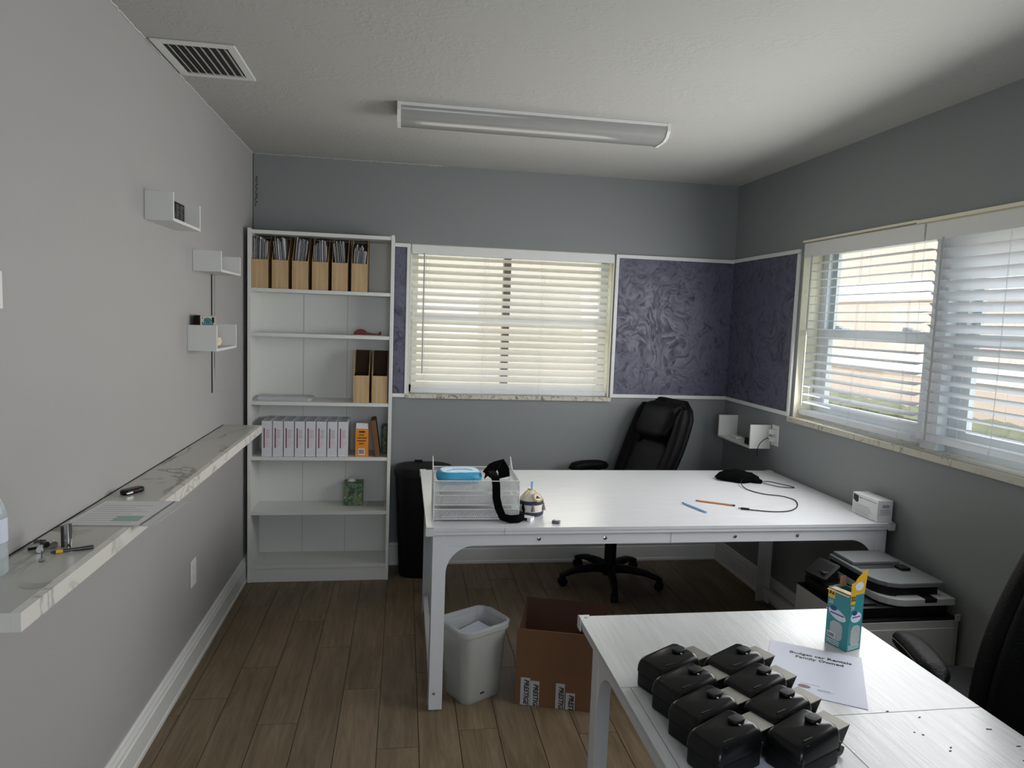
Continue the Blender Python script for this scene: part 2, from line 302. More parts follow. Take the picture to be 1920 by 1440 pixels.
class MB:
    def __init__(s): s.v, s.f, s.mi, s.T, s.tones = [], [], [], Matrix.Identity(4), None
    def at(s, loc=(0, 0, 0), rot=(0, 0, 0)):
        from mathutils import Euler
        s.T = Matrix.Translation(loc) @ Euler(rot).to_matrix().to_4x4(); return s
    def add(s, verts, faces, mi=0):
        b = len(s.v); s.v += [tuple(s.T @ Vector(p)) for p in verts]
        for f in faces: s.f.append(tuple(i + b for i in f)); s.mi.append(mi)
        return s
    def box(s, x0, x1, y0, y1, z0, z1, mi=0):
        if x0 > x1: x0, x1 = x1, x0
        if y0 > y1: y0, y1 = y1, y0
        if z0 > z1: z0, z1 = z1, z0
        v = [(x0, y0, z0), (x1, y0, z0), (x1, y1, z0), (x0, y1, z0), (x0, y0, z1), (x1, y0, z1), (x1, y1, z1), (x0, y1, z1)]
        return s.add(v, [(0, 3, 2, 1), (4, 5, 6, 7), (0, 1, 5, 4), (1, 2, 6, 5), (2, 3, 7, 6), (3, 0, 4, 7)], mi)
    def prism(s, poly, a0, a1, axis='z', mi=0):
        n = len(poly)
        def P(p, a): return {'z': (p[0], p[1], a), 'y': (p[0], a, p[1]), 'x': (a, p[0], p[1])}[axis]
        v = [P(p, a0) for p in poly] + [P(p, a1) for p in poly]
        f = [tuple(range(n)), tuple(range(2 * n - 1, n - 1, -1))] + [(i, i + n, (i + 1) % n + n, (i + 1) % n) for i in range(n)]
        return s.add(v, f, mi)
    def loft(s, rings, mi=0, cap=True):
        n = len(rings[0]); v = [p for r in rings for p in r]; f = []
        for k in range(len(rings) - 1):
            for i in range(n):
                j = (i + 1) % n; f.append((k * n + i, k * n + j, (k + 1) * n + j, (k + 1) * n + i))
        if cap: f += [tuple(range(n - 1, -1, -1)), tuple((len(rings) - 1) * n + i for i in range(n))]
        return s.add(v, f, mi)
    def tube(s, pts, r, n=8, mi=0, r1=None):
        pts = [Vector(p) for p in pts]; rings = []; up = Vector((0, 0, 1)); m = len(pts)
        d0 = (pts[1] - pts[0]).normalized()
        if abs(d0.dot(up)) > 0.9: up = Vector((1, 0, 0))
        for k, p in enumerate(pts):
            d = (pts[min(k + 1, m - 1)] - pts[max(k - 1, 0)]).normalized()
            a = d.cross(up).normalized(); b = a.cross(d).normalized(); up = b
            rr = r if r1 is None else r + (r1 - r) * k / (m - 1)
            rings.append([tuple(p + rr * (math.cos(t) * a + math.sin(t) * b)) for t in (2 * PI * i / n for i in range(n))])
        return s.loft(rings, mi)
    def lathe(s, prof, c=(0, 0, 0), n=24, mi=0, sx=1.0, sy=1.0):
        rings = [[(c[0] + sx * r * math.cos(2 * PI * i / n), c[1] + sy * r * math.sin(2 * PI * i / n), c[2] + z) for i in range(n)] for r, z in prof]
        return s.loft(rings, mi)
    def rbox(s, w, d, h, r, c=(0, 0, 0), mi=0, rt=None, n=4):
        """box centred at c in x,y with base at c.z, corners rounded in plan and edges rounded top and bottom"""
        rt = r if rt is None else rt; rings = []
        for k in range(n + 1):
            a = PI / 2 * k / n; ins = rt * (1 - math.sin(a)); z = rt * (1 - math.cos(a))
            rings.append([(c[0] + x, c[1] + y, c[2] + z) for x, y in rrect(w - 2 * ins, d - 2 * ins, max(r - ins, 0.001))])
        for k in range(n, -1, -1):
            a = PI / 2 * k / n; ins = rt * (1 - math.sin(a)); z = h - rt * (1 - math.cos(a))
            rings.append([(c[0] + x, c[1] + y, c[2] + z) for x, y in rrect(w - 2 * ins, d - 2 * ins, max(r - ins, 0.001))])
        return s.loft(rings, mi)
    def build(s, name, mats, parent=None, smooth=False, bevel=0, loc=None, rot=None, angle=40, segs=2):
        me = bpy.data.meshes.new(name); me.from_pydata(s.v, [], s.f)
        if not isinstance(mats, (list, tuple)): mats = [mats]
        for m in mats: me.materials.append(M[m] if isinstance(m, str) else m)
        me.polygons.foreach_set('material_index', s.mi)
        me.validate(); me.update()
        bm = bmesh.new(); bm.from_mesh(me); bmesh.ops.recalc_face_normals(bm, faces=bm.faces); bm.to_mesh(me); bm.free()
        if smooth:
            me.polygons.foreach_set('use_smooth', [True] * len(me.polygons)); me.set_sharp_from_angle(angle=math.radians(angle))
        o = bpy.data.objects.new(name, me); C.objects.link(o)
        if parent: o.parent = parent
        if loc: o.location = loc
        if rot: o.rotation_euler = rot
        if bevel:
            b = o.modifiers.new('bevel', 'BEVEL'); b.width = bevel; b.segments = segs; b.limit_method = 'ANGLE'; b.angle_limit = math.radians(35)
        return o

def thing(name, label, cat, loc=(0, 0, 0), rz=0, group=None, rot=None):
    o = bpy.data.objects.new(name, None); C.objects.link(o); o.location = loc; o.rotation_euler = rot or (0, 0, rz); o.empty_display_size = 0.05
    return tag(o, label, cat, group)
def tag(o, label, cat, group=None):
    o['label'] = label; o['category'] = cat
    if group: o['group'] = group
    return o
def struct(o): o['kind'] = 'structure'; return o
def dup(o, loc=None, rot=None, label=None, parent=None):
    c = o.copy(); C.objects.link(c)
    if parent: c.parent = parent
    for ch in list(o.children): dup(ch, parent=c)
    if loc is not None: c.location = loc
    if rot is not None: c.rotation_euler = rot
    if label: c['label'] = label
    return c
def text(body, size, m, parent, loc, rot, name='lettering', align='CENTER', bold=0.0, shear=0.0, sx=1.0):
    cu_ = bpy.data.curves.new(name, 'FONT'); cu_.body = body; cu_.size = size; cu_.align_x = align; cu_.align_y = 'CENTER'
    cu_.extrude = 0.0002; cu_.offset = bold; cu_.shear = shear; cu_.resolution_u = 2
    o = bpy.data.objects.new(name, cu_)
    me = bpy.data.meshes.new_from_object(o); bpy.data.objects.remove(o); bpy.data.curves.remove(cu_)
    me.materials.clear(); me.materials.append(M[m])
    o = bpy.data.objects.new(name, me); C.objects.link(o); o.parent = parent; o.location = loc; o.rotation_euler = rot; o.scale = (sx, 1, 1)
    return o

# ================================================================== SETTING
# floor of wood-look planks, one mesh
def build_floor():
    mb = MB(); tones = []
    g = 0.0014; pitch = 0.152; L = 0.91; x = 0.062 - pitch; k = 0
    known = {3: -1.717, 2: -1.268, 5: -1.488, 4: -1.10, 1: -0.60, 0: -1.62, 6: -1.0}
    col = 0
    while x < W:
        x0, x1 = max(x, 0.0), min(x + pitch, W)
        rnd = random.Random(col * 17 + 3)
        y = known.get(col - 0, None)
        y0 = (y if y is not None else -rnd.random() * L)
        ys = []
        yy = y0
        while yy < 0.0: yy += L
        while yy > YR - 0.3: ys.append(yy); yy -= L
        ys.append(yy)
        if x1 - x0 > 0.01:
            for a, b in zip(ys[:-1], ys[1:]):
                t0, t1 = min(a, 0.0), max(b, YR - 0.2)
                if t0 - t1 < 0.02: continue
                mb.box(x0 + g, x1 - g, t1 + g, t0 - g, -0.02, 0.0)
                c = (rnd.random(), rnd.random(), rnd.random(), 1)
                tones += [c] * 6
        x += pitch; col += 1
    n1 = len(mb.f)
    mb.box(-0.2, W + 0.2, YR - 0.2, 0.2, -0.06, -0.0025, 1); tones += [(0, 0, 0, 1)] * 6
    o = mb.build('floor', ['floor', 'grout'])
    me = o.data; at = me.color_attributes.new('tone', 'FLOAT_COLOR', 'CORNER')
    for p in me.polygons:
        for li in p.loop_indices: at.data[li].color = tones[p.index]
    struct(o)
build_floor()

struct(MB().box(-0.2, W + 0.2, YR - 0.2, 0.2, H, H + 0.15).build('ceiling', 'ceiling'))
struct(MB().box(-0.2, 0, YR - 0.2, 0.2, -0.05, H).build('wall_left', 'wall_lit'))
# back wall with the window hole
BX0, BX1, BZ0, BZ1 = 0.918, 2.205, 1.087, 2.003
mb = MB().box(0, BX0, 0, 0.2, -0.05, H).box(BX1, W, 0, 0.2, -0.05, H).box(BX0, BX1, 0, 0.2, -0.05, BZ0).box(BX0, BX1, 0, 0.2, BZ1, H)
struct(mb.build('wall_back', 'wall_cool'))
# right wall with the wide window hole
RY0, RY1, RZ0, RZ1 = -3.10, -0.812, 1.09, 2.032
mb = MB().box(W, W + 0.2, RY1, 0.2, -0.05, H).box(W, W + 0.2, YR - 0.2, RY0, -0.05, H).box(W, W + 0.2, RY0, RY1, -0.05, RZ0).box(W, W + 0.2, RY0, RY1, RZ1, H)
struct(mb.build('wall_right', 'wall'))
# rear wall with its window, behind the camera
DX0, DX1, DZ0, DZ1 = 0.72, 1.98, 0.98, 2.03
mb = MB().box(0, DX0, YR - 0.2, YR, -0.05, H).box(DX1, W, YR - 0.2, YR, -0.05, H).box(DX0, DX1, YR - 0.2, YR, DZ1, H).box(DX0, DX1, YR - 0.2, YR, -0.05, DZ0)
struct(mb.build('wall_rear', 'wall'))
mb = MB()
for a, b in ((DX0, DX0 + 0.07), (DX1 - 0.07, DX1)): mb.box(a, b, YR - 0.12, YR - 0.07, DZ0, DZ1)
mb.box(DX0, DX1, YR - 0.12, YR - 0.07, DZ1 - 0.06, DZ1).box(DX0, DX1, YR - 0.12, YR - 0.07, DZ0, DZ0 + 0.06)
dr = struct(mb.build('window_3', 'alu')); MB().box(DX0 + 0.07, DX1 - 0.07, YR - 0.1, YR - 0.095, DZ0 + 0.06, DZ1 - 0.06).build('glass_pane', 'glass', dr)
# unseen roof overhang, added to keep the sun out of the windows
o = struct(MB().box(-1.3, W + 0.5, YR - 1.6, 0.5, H + 0.16, H + 0.30).build('sun_block_roof', 'eave'))

# baseboards (moulded profile)
BP = [(0, 0), (0.020, 0), (0.020, 0.014), (0.016, 0.020), (0.016, 0.094), (0.010, 0.099), (0.010, 0.106), (0.017, 0.110), (0.017, 0.117), (0.007, 0.121), (0.007, 0.128), (0.012, 0.132), (0.010, 0.140), (0.004, 0.144), (0, 0.144)]
def prism_y(poly, y0, y1):   # poly in (x,z)
    m = MB(); m.prism(poly, y0, y1, 'y'); return m
def prism_x(poly, x0, x1):   # poly in (y,z)
    m = MB(); m.prism(poly, x0, x1, 'x'); return m
struct(prism_y(BP, YR, 0).build('baseboard_left', 'trim'))
struct(prism_x([(-d, z) for d, z in BP], 0, W).build('baseboard_back', 'trim'))
struct(prism_y([(W - d, z) for d, z in BP], YR, -0.0).build('baseboard_right', 'trim'))

# purple plaster panels with white trim boards
tz1, tz0, tw = 2.003, 1.088, 0.022
struct(MB().box(0.80, BX0 - 0.014, -0.006, 0, tz0, tz1).box(2.235, W, -0.006, 0, tz0, tz1).build('accent_wall_back', 'plaster'))
struct(MB().box(W - 0.006, W, -0.77, 0, tz0, tz1).build('accent_wall_right', 'plaster'))
def trim(i, *a):
    struct(MB().box(*a).build('trim_%d' % i, 'trim', bevel=0.001))
trim(1, 0.80, BX0, -0.014, -0.001, tz1 - tw, tz1)
trim(2, 0.80, BX0 - 0.014, -0.014, -0.001, tz0 - 0.022, tz0)
trim(3, BX0 - 0.02, BX0 - 0.002, -0.014, -0.001, tz0, tz1 - tw)
trim(4, 2.212, W, -0.014, -0.001, tz1 - tw, tz1)
trim(5, 2.212, W, -0.014, -0.001, tz0 - 0.0, tz0 + tw)
trim(6, 2.212, 2.232, -0.014, -0.001, tz0 + tw, tz1 - tw)
trim(7, W - 0.014, W - 0.001, -0.785, -0.014, tz1 - tw + 0.003, tz1 + 0.003)
trim(8, W - 0.014, W - 0.001, -0.785, -0.014, tz0, tz0 + tw)
trim(9, W - 0.014, W - 0.001, -0.787, -0.767, tz0 + tw, tz1 - tw)
# cream bead above the side window valances
struct(MB().box(W - 0.014, W, -1.66, -0.812, 2.036, 2.046).build('trim_10', 'cream'))
struct(MB().box(W - 0.014, W, -3.1, -1.66, 2.030, 2.044).build('trim_11', 'cream'))
# ragged caulk bead along the ceiling of the left and back wall
def caulk(name, p0, p1, n, r, off):
    mb = MB(); rnd = random.Random(4); pts = []
    for i in range(n):
        t = i / (n - 1); pts.append(tuple(p0[k] + (p1[k] - p0[k]) * t + (off[k] * rnd.random()) for k in range(3)))
    mb.tube(pts, r, 5); o = mb.build(name, 'caulk'); struct(o)
caulk('trim_12', (0.001, -3.6, H), (0.001, -0.01, H), 240, 0.0028, (0.002, 0, -0.005))
caulk('trim_13', (0.01, -0.001, H), (1.1, -0.001, H), 90, 0.0016, (0, -0.001, -0.003))
# paint chips in the corner above the bookcase
mb = MB(); rnd = random.Random(9)
for i in range(16):
    z = 2.34 - i * 0.011; x = 0.018 - i * 0.0004 + rnd.uniform(-.004, .004); mb.box(x, x + rnd.uniform(.006, .014), -0.0015, 0, z, z + 0.005)
mb.box(0.0, 0.003, -0.003, 0, 1.95, H, 0)
struct(mb.build('trim_14', 'crack'))

# ------------------------------------------------------------------ windows
# back window
mb = MB()
mb.box(BX0, BX0 + 0.006, 0.0, 0.2, BZ0, BZ1).box(BX1 - 0.006, BX1, 0.0, 0.2, BZ0, BZ1).box(BX0, BX1, 0.0, 0.2, BZ1 - 0.006, BZ1)
rv = struct(mb.build('window_1', 'cream'))
mb = MB(); a, b = BX0 + 0.006, BX1 - 0.006
mb.box(a, a + 0.045, 0.12, 0.17, BZ0, BZ1 - 0.006).box(b - 0.045, b, 0.12, 0.17, BZ0, BZ1 - 0.006).box(a, b, 0.12, 0.17, BZ1 - 0.05, BZ1 - 0.006).box(a, b, 0.12, 0.17, BZ0, BZ0 + 0.045)
mb.box(a, b, 0.11, 0.16, 1.525, 1.58)
MB and mb.build('window_frame', 'alu', rv)
MB().box(1.515, 1.56, 0.13, 0.19, BZ0 + 0.04, BZ1 - 0.05).build('mullion', 'alu_dark', rv)
MB().box(a, b, 0.144, 0.148, BZ0 + 0.04, BZ1 - 0.05).build('window_pane', 'glass', rv)
MB().box(BX0 - 0.012, BX1 + 0.012, -0.022, -0.0005, 1.062, 1.087).box(BX0 + 0.001, BX1 - 0.001, -0.0005, 0.18, 1.0875, 1.0885).build('window_sill', 'sill', rv, bevel=0.002)
# side window: two double-hung units
mb = MB()
mb.box(W, W + 0.2, RY1 - 0.006, RY1, RZ0, RZ1).box(W, W + 0.2, RY0, RY0 + 0.006, RZ0, RZ1).box(W, W + 0.2, RY0, RY1, RZ1 - 0.006, RZ1)
rv = struct(mb.build('window_2', 'cream'))
mb = MB()
units = ((RY1 - 0.01, -1.70), (-1.79, RY0 + 0.01))
for y1, y0 in units:
    mb.box(W + 0.11, W + 0.17, y1 - 0.05, y1, RZ0, RZ1 - 0.006).box(W + 0.11, W + 0.17, y0, y0 + 0.05, RZ0, RZ1 - 0.006)
    mb.box(W + 0.109, W + 0.171, y0 + 0.001, y1 - 0.001, RZ1 - 0.055, RZ1 - 0.0062).box(W + 0.109, W + 0.171, y0 + 0.001, y1 - 0.001, RZ0 + 0.0005, RZ0 + 0.05)
    # sashes: upper outer, lower inner
    mb.box(W + 0.14, W + 0.16, y1 - 0.085, y1 - 0.05, 1.55, RZ1 - 0.055).box(W + 0.14, W + 0.16, y0 + 0.05, y0 + 0.085, 1.55, RZ1 - 0.055)
    mb.box(W + 0.115, W + 0.14, y1 - 0.09, y1 - 0.05, RZ0 + 0.05, 1.57).box(W + 0.115, W + 0.14, y0 + 0.05, y0 + 0.09, RZ0 + 0.05, 1.57)
    mb.box(W + 0.1122, W + 0.1622, y0 + 0.0492, y1 - 0.0492, 1.5262, 1.5762).box(W + 0.1134, W + 0.1412, y0 + 0.0492, y1 - 0.0492, RZ0 + 0.0493, RZ0 + 0.0907)
mb.box(W + 0.06, W + 0.19, -1.7885, -1.7015, RZ0 + 0.001, RZ1 - 0.0065)
mb.build('window_frame', 'alu', rv)
for y1, y0 in units:
    MB().box(W + 0.128, W + 0.132, y0 + 0.05, y1 - 0.05, RZ0 + 0.05, RZ1 - 0.055).build('window_pane', 'glass', rv)
mb = MB()
for y in (-1.02, -1.52): mb.box(W + 0.095, W + 0.14, y - 0.03, y + 0.03, 1.575, 1.587).box(W + 0.09, W + 0.115, y - 0.012, y + 0.02, 1.587, 1.597)
mb.build('sash_lock', 'alu', rv)
MB().box(W - 0.022, W - 0.0005, RY0 - 0.02, RY1 + 0.02, RZ0 - 0.027, RZ0).box(W - 0.0005, W + 0.18, RY0 + 0.001, RY1 - 0.001, RZ0 + 0.0005, RZ0 + 0.0015).build('window_sill', 'sill', rv, bevel=0.002)

# ------------------------------------------------------------------ blinds
def blind(label, p0, p1, axis, depth_c, z_top, z_bot, z_valance, tilt, tilt2, m_slat, wand_at, wand_z, flip=1, valance_h=0.06, sag=0):
    """axis 'x': runs along x on the back wall; 'y': runs along y on the side wall. Local frame: u along, w outward (to outside)"""
    t = thing('window_blind', label, 'blind')
    def P(u, w, z): return (u, w, z) if axis == 'x' else (W + w, u, z)
    def boxl(mb, u0, u1, w0, w1, z0, z1):
        a = P(u0, w0, z0); b = P(u1, w1, z1); mb.box(a[0], b[0], a[1], b[1], a[2], b[2])
    mb = MB(); boxl(mb, p0, p1, -0.008, 0.004, z_valance, z_valance + valance_h); boxl(mb, p0 + 0.003, p1 - 0.003, 0.004, 0.06, z_valance + 0.012, z_valance + valance_h - 0.002)
    mb.build('valance', 'trim', t, bevel=0.002)
    mb = MB(); pitch = 0.0437; n = int((z_top - z_bot) / pitch)
    hw, ht = 0.0245, 0.0013
    for i in range(n + 1):
        z = z_top - i * pitch; tl = tilt + (tilt2 - tilt) * (i / n); c, s = math.cos(tl), math.sin(tl)
        if z < z_bot + 0.02: break
        pr = []
        for w, q in ((-hw, -ht), (0, ht * 0.6), (hw, -ht), (hw, ht), (0, ht * 3), (-hw, ht)):
            pr.append((depth_c + w * c - q * s * 0, z + w * s * flip + q))
        mb.v  # keep
        vs = [P(p0 + 0.012, w, zz) for w, zz in pr] + [P(p1 - 0.012, w, zz) for w, zz in pr]
        k = 6; f = [tuple(range(k)), tuple(range(2 * k - 1, k - 1, -1))] + [(j, j + k, (j + 1) % k + k, (j + 1) % k) for j in range(k)]
        mb.add(vs, f)
    mb.build('slats', m_slat, t)
    mb = MB(); boxl(mb, p0 + 0.01, p1 - 0.01, depth_c - 0.027, depth_c + 0.027, z_bot - 0.018, z_bot + 0.008); mb.build('bottom_rail', 'slat', t, bevel=0.003)
    L = p1 - p0; nc = max(3, round(L / 0.30))
    for i in range(nc):
        u = p0 + 0.09 + (L - 0.18) * i / (nc - 1)
        mb = MB()
        for w in (depth_c - 0.026, depth_c + 0.026): mb.tube([P(u, w, z_valance + 0.01), P(u, w, z_bot)], 0.0007, 4)
        mb.tube([P(u + 0.02, depth_c - 0.004, z_valance), P(u + 0.02, depth_c - 0.004, z_bot)], 0.0008, 4)
        mb.tube([P(u, depth_c - 0.029, z_bot), P(u + 0.004, depth_c - 0.029, z_bot - 0.02)], 0.0012, 4)
        mb.build('ladder_cord', 'trim', t)
    mb = MB(); mb.tube([P(wand_at, -0.012, z_valance + 0.005), P(wand_at, -0.014, wand_z)], 0.0042, 8); mb.build('tilt_wand', 'grey_plastic', t, smooth=True)
    return t
blind('cream blind half closed over the back window, beside the bookcase', 0.926, 2.197, 'x', 0.040, 1.928, 1.112, 1.945, math.radians(27), math.radians(40), 'slat_warm', 1.003, 1.215, flip=1, valance_h=0.055)
blind('white blind with level open slats nearest the room corner on the side window', -1.70, -0.822, 'y', 0.048, 1.925, 1.128, 1.955, math.radians(1), math.radians(-14), 'slat', -0.905, 1.165, flip=-1, valance_h=0.073)
blind('white blind with tilted slats at the right edge of the photo', -3.09, -1.712, 'y', 0.046, 1.945, 1.150, 1.955, math.radians(56), math.radians(16), 'slat', -1.815, 1.14, flip=-1, valance_h=0.07)

# ------------------------------------------------------------------ outside
tag(MB().box(-30, 40, -30, 30, -0.30, -0.12).build('yard_ground', 'concrete'), 'pale concrete yard outside the side window', 'ground')['kind'] = 'structure'
o = MB().box(7.4, 9.8, -30, 30, -0.12, -0.10).build('street', 'road'); struct(o)
t = thing('neighbour_house', 'peach stucco house with white bands seen through the side window', 'house', (11, -2, -0.12))
MB().box(0, 4, -6.0, 30, 0.0, 5.2).build('wall', 'stucco', t); MB().box(-0.05, 0, -6.0, 30, 2.35, 2.75).box(-0.05, 0, -6.0, 30, 0.85, 1.25).box(-0.05, 0, -6.0, 30, 4.3, 4.7).build('band', 'stucco_white', t)
MB().box(-0.7, 4.5, -6.5, 30.5, 5.2, 5.5).build('roof', 'eave', t)
mb = MB(); rnd = random.Random(5)
for i in range(90):
    y = -7 + i * 0.35; r = rnd.uniform(.28, .42); mb.lathe([(0.02, 0), (r * .8, .05), (r, .14), (r * .75, .27), (0.02, .34)], (10.3 + rnd.uniform(-.1, .1), y, -0.12), 9)
tag(mb.build('hedge', 'grass', smooth=True), 'low green hedge in front of the peach house outside', 'hedge')['kind'] = 'stuff'
t = thing('neighbour_house', 'peach wall of a house close behind the back window', 'house', (-3, 4.2, -0.12))
MB().box(0, 9.5, 0, 3, 0, 3.6).build('wall', 'stucco_pale', t); MB().box(-0.5, 10, -0.4, 3, 3.6, 3.8).build('roof', 'eave', t)

# ------------------------------------------------------------------ ceiling vent and light fixture
t = thing('ceiling_vent', 'white louvred air vent in the ceiling near the left wall', 'vent', (0.153, -1.545, H))
mb = MB()
mb.box(-0.138, -0.108, -0.18, 0.18, -0.008, -0.0005).box(0.108, 0.138, -0.18, 0.18, -0.008, -0.0005).box(-0.108, 0.108, 0.15, 0.18, -0.008, -0.0005).box(-0.108, 0.108, -0.18, -0.15, -0.008, -0.0005)
mb.build('frame', 'trim', t, bevel=0.002)
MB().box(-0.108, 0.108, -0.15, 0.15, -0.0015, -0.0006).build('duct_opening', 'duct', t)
for i in range(8):
    x = -0.095 + i * 0.0265
    MB().prism([(x, -0.002), (x + 0.0015, -0.002), (x + 0.016, -0.014), (x + 0.0145, -0.0145)], -0.148, 0.148, 'y').build('louvre', 'trim', t)
t = thing('ceiling_light', 'long white unlit fluorescent light fixture on the ceiling', 'ceiling light', (1.45, -1.135, H))
mb = MB(); mb.box(-0.61, 0.61, -0.105, 0.105, -0.014, -0.0005); mb.build('housing', 'trim', t, bevel=0.001)
pf = [(-0.103, -0.014), (-0.103, -0.034), (-0.085, -0.056), (-0.05, -0.068), (0.05, -0.068), (0.085, -0.056), (0.103, -0.034), (0.103, -0.014)]
MB().prism(pf, -0.595, 0.595, 'x').build('lens', 'lens', t, smooth=True, angle=60)
pe = [(-0.106, -0.0005), (-0.106, -0.036), (-0.088, -0.059), (-0.052, -0.072), (0.052, -0.072), (0.088, -0.059), (0.106, -0.036), (0.106, -0.0005)]
for a in (-0.61, 0.595): MB().prism(pe, a, a + 0.015, 'x').build('end_cap', 'trim', t)

# ------------------------------------------------------------------ bookcase
bx, bd = 0.025, 0.262
t = thing('bookcase', 'tall white open bookcase with six shelves against the back wall', 'bookcase', (bx, 0, 0))
yb, yf = -0.018, -bd - 0.003
MB().box(0, 0.018, yf, yb, 0, 2.02).build('side_panel', 'white', t, bevel=0.0012); MB().box(0.782, 0.80, yf, yb, 0, 2.02).build('side_panel', 'white', t, bevel=0.0012)
MB().box(0.018, 0.782, yf + 0.003, yb, 1.992, 2.012).build('top_panel', 'white', t, bevel=0.001)
mb = MB().box(0.018, 0.782, yb - 0.004, yb - 0.0005, 0.08, 1.992, 0)
mb.build('back_panel', 'white', t)
MB().box(0.27, 0.273, yb - 0.0052, yb - 0.004, 0.08, 1.992).box(0.525, 0.528, yb - 0.0052, yb - 0.004, 0.08, 1.992).build('back_seam', 'grey_plastic', t)
SH = [0.098, 0.418, 0.738, 1.056, 1.445, 1.693]
for i, z in enumerate(SH):
    s = MB().box(0.018, 0.782, yf + 0.002, yb - 0.004, z - (0.018 if i == 0 else 0.020), z).build('shelf', 'white', t, bevel=0.001)
    if i == 0:
        for x, y in ((0.05, -0.22), (0.06, -0.08), (0.745, -0.22), (0.735, -0.08)):
            MB().lathe([(0.0005, 0.0006), (0.004, 0.0004), (0.004, 0)], (x, y, z), 10).build('cam_screw', 'dgrey_plastic', s)
MB().box(0.018, 0.782, yf + 0.006, yf + 0.02, 0, 0.079).build('plinth', 'white', t)

# magazine files
def magfile(label, x, z, w=0.088, dark=False, group='cardboard magazine files'):
    t = thing('magazine_file', label, 'magazine file', (x, -0.252, z), group=group)
    d, hf, hb, th = 0.225, 0.158, 0.295, 0.003
    side = [(0, 0), (d, 0), (d, hb), (d * 0.45, hb), (0, hf)]
    MB().prism(side, 0, th, 'x').build('side_panel', 'oak', t); MB().prism(side, w - th, w, 'x').build('side_panel', 'oak', t)
    MB().box(th, w - th, 0, th, 0, hf).build('front_panel', 'oak', t)
    MB().box(th, w - th, d - th, d, 0, hb).build('back_panel', 'oak_in', t); MB().box(th, w - th, th, d - th, 0, th).build('base_panel', 'oak_in', t)
    MB().box(th, th + .0006, th, d - th, th, hf).box(w - th - .0006, w - th, th, d - th, th, hf).build('lining', 'oak_in', t)
    return t
names = ['leftmost', 'second from left', 'third from left', 'fourth from left', 'fifth from left', 'rightmost']
xs = [0.0445 + i * 0.1085 for i in range(6)]
for i, x in enumerate(xs):
    magfile('pale oak magazine file stuffed with envelopes on the top shelf, %s of six' % names[i], x, 1.6935)
    rnd = random.Random(i + 30); n = 11
    lean = (0.2, -0.9, 0.9, -0.3, -1.0, 0.5)[i]
    ord_ = ('first', 'second', 'third', 'fourth', 'fifth', 'sixth', 'seventh', 'eighth', 'ninth', 'tenth', 'eleventh')
    for k in range(n):
        f = k / (n - 1); th = rnd.choice((0.001, 0.0016, 0.0022)); hgt = rnd.uniform(0.25, 0.288) * (0.93 if i == 5 else 1); dep = rnd.uniform(0.10, 0.18)
        b0, b1 = (0.006, 0.058) if lean > 0 else (0.028, 0.080); t0, t1 = (0.028, 0.079) if lean > 0 else (0.006, 0.056)
        q = abs(lean); b0 = 0.006 + (b0 - 0.006) * q; b1 = 0.080 + (b1 - 0.080) * q; t0 = 0.006 + (t0 - 0.006) * q; t1 = 0.079 + (t1 - 0.079) * q
        jit = rnd.uniform(-0.0012, 0.0012)
        cx = x + b0 + (b1 - b0) * f; jit = 0; xt = x + t0 + (t1 - t0) * f + jit; xm = cx + (xt - cx) * 0.5 - jit * 0.5
        z0 = 1.6975; y0 = -0.2475 + rnd.uniform(0.0, 0.02); ym = y0 + dep; zt = z0 + hgt; cut = rnd.uniform(0.0, 0.012)
        rings = []
        for (px, pz) in ((cx, z0), (xm, z0 + 0.165), (xt, zt)):
            e_ = cut if pz == zt else 0
            rings.append([(px, y0, pz - e_), (px + th, y0, pz - e_), (px + th, ym, pz), (px, ym, pz)])
        wh = rnd.random() < 0.5
        o = MB().loft(rings).build('envelope', 'paper' if wh else 'paper_grey')
        tag(o, '%s envelope, %s from left in the %s magazine file' % ('white' if wh else 'grey', ord_[k], {'leftmost': 'leftmost oak', 'rightmost': 'rightmost stuffed oak'}.get(names[i], names[i])), 'envelope', 'envelopes in the %s magazine file' % names[i])
magfile('empty pale oak magazine file on the middle shelf, the left one of two', 0.606, 1.0565, w=0.09, group='empty magazine files')
magfile('empty pale oak magazine file against the right side of the middle shelf', 0.7115, 1.0565, w=0.09, group='empty magazine files')

# paper reams
def ream():
    t = thing('paper_ream', '', 'paper ream', group='paper reams standing on the shelf')
    w, d, h = 0.0565, 0.216, 0.205
    MB().box(0, w, 0, d, 0, h).build('wrapper', 'ream', t, bevel=0.003)
    mb = MB(); e = 0.0006
    for a, b, c, dd in ((0.0, h, 0.03, h - 0.035), (w, h, w - 0.03, h - 0.035), (0.0, 0.0, 0.03, 0.035)):
        mb.prism([(a, b - (0.003 if b else -0.003)), (a + (0.003 if a == 0 else -0.003), b - (0.003 if b else -0.003)), (c, dd), (c, dd + (0.003 if b else -0.003))], -e, 0.0005, 'y')
    mb.box(w - 0.006, w - 0.001, -e, 0.0005, 0.002, h - 0.002)
    mb.build('wrapper_fold', 'paper', t)
    MB().box(0.012, 0.018, -e, 0.0005, 0.05, 0.165).build('red_bar', 'red_dark', t)
    mb = MB()
    for k in range(9): mb.box(0.022, 0.036 + (k % 3) * 0.004, -e, 0.0005, 0.06 + k * 0.011, 0.063 + k * 0.011)
    mb.build('pink_print', 'pink', t)
    mb = MB()
    for k in range(7): mb.box(0.008 + (k % 2) * 0.004, 0.045, 0.01 + k * 0.028, 0.02 + k * 0.028, h - 0.0005, h + 0.0005)
    for k in range(5): mb.box(0.024, 0.044, -e, 0.0005, 0.112 + k * 0.01, 0.1135 + k * 0.01)
    mb.build('grey_print', 'ink_grey', t)
    return t
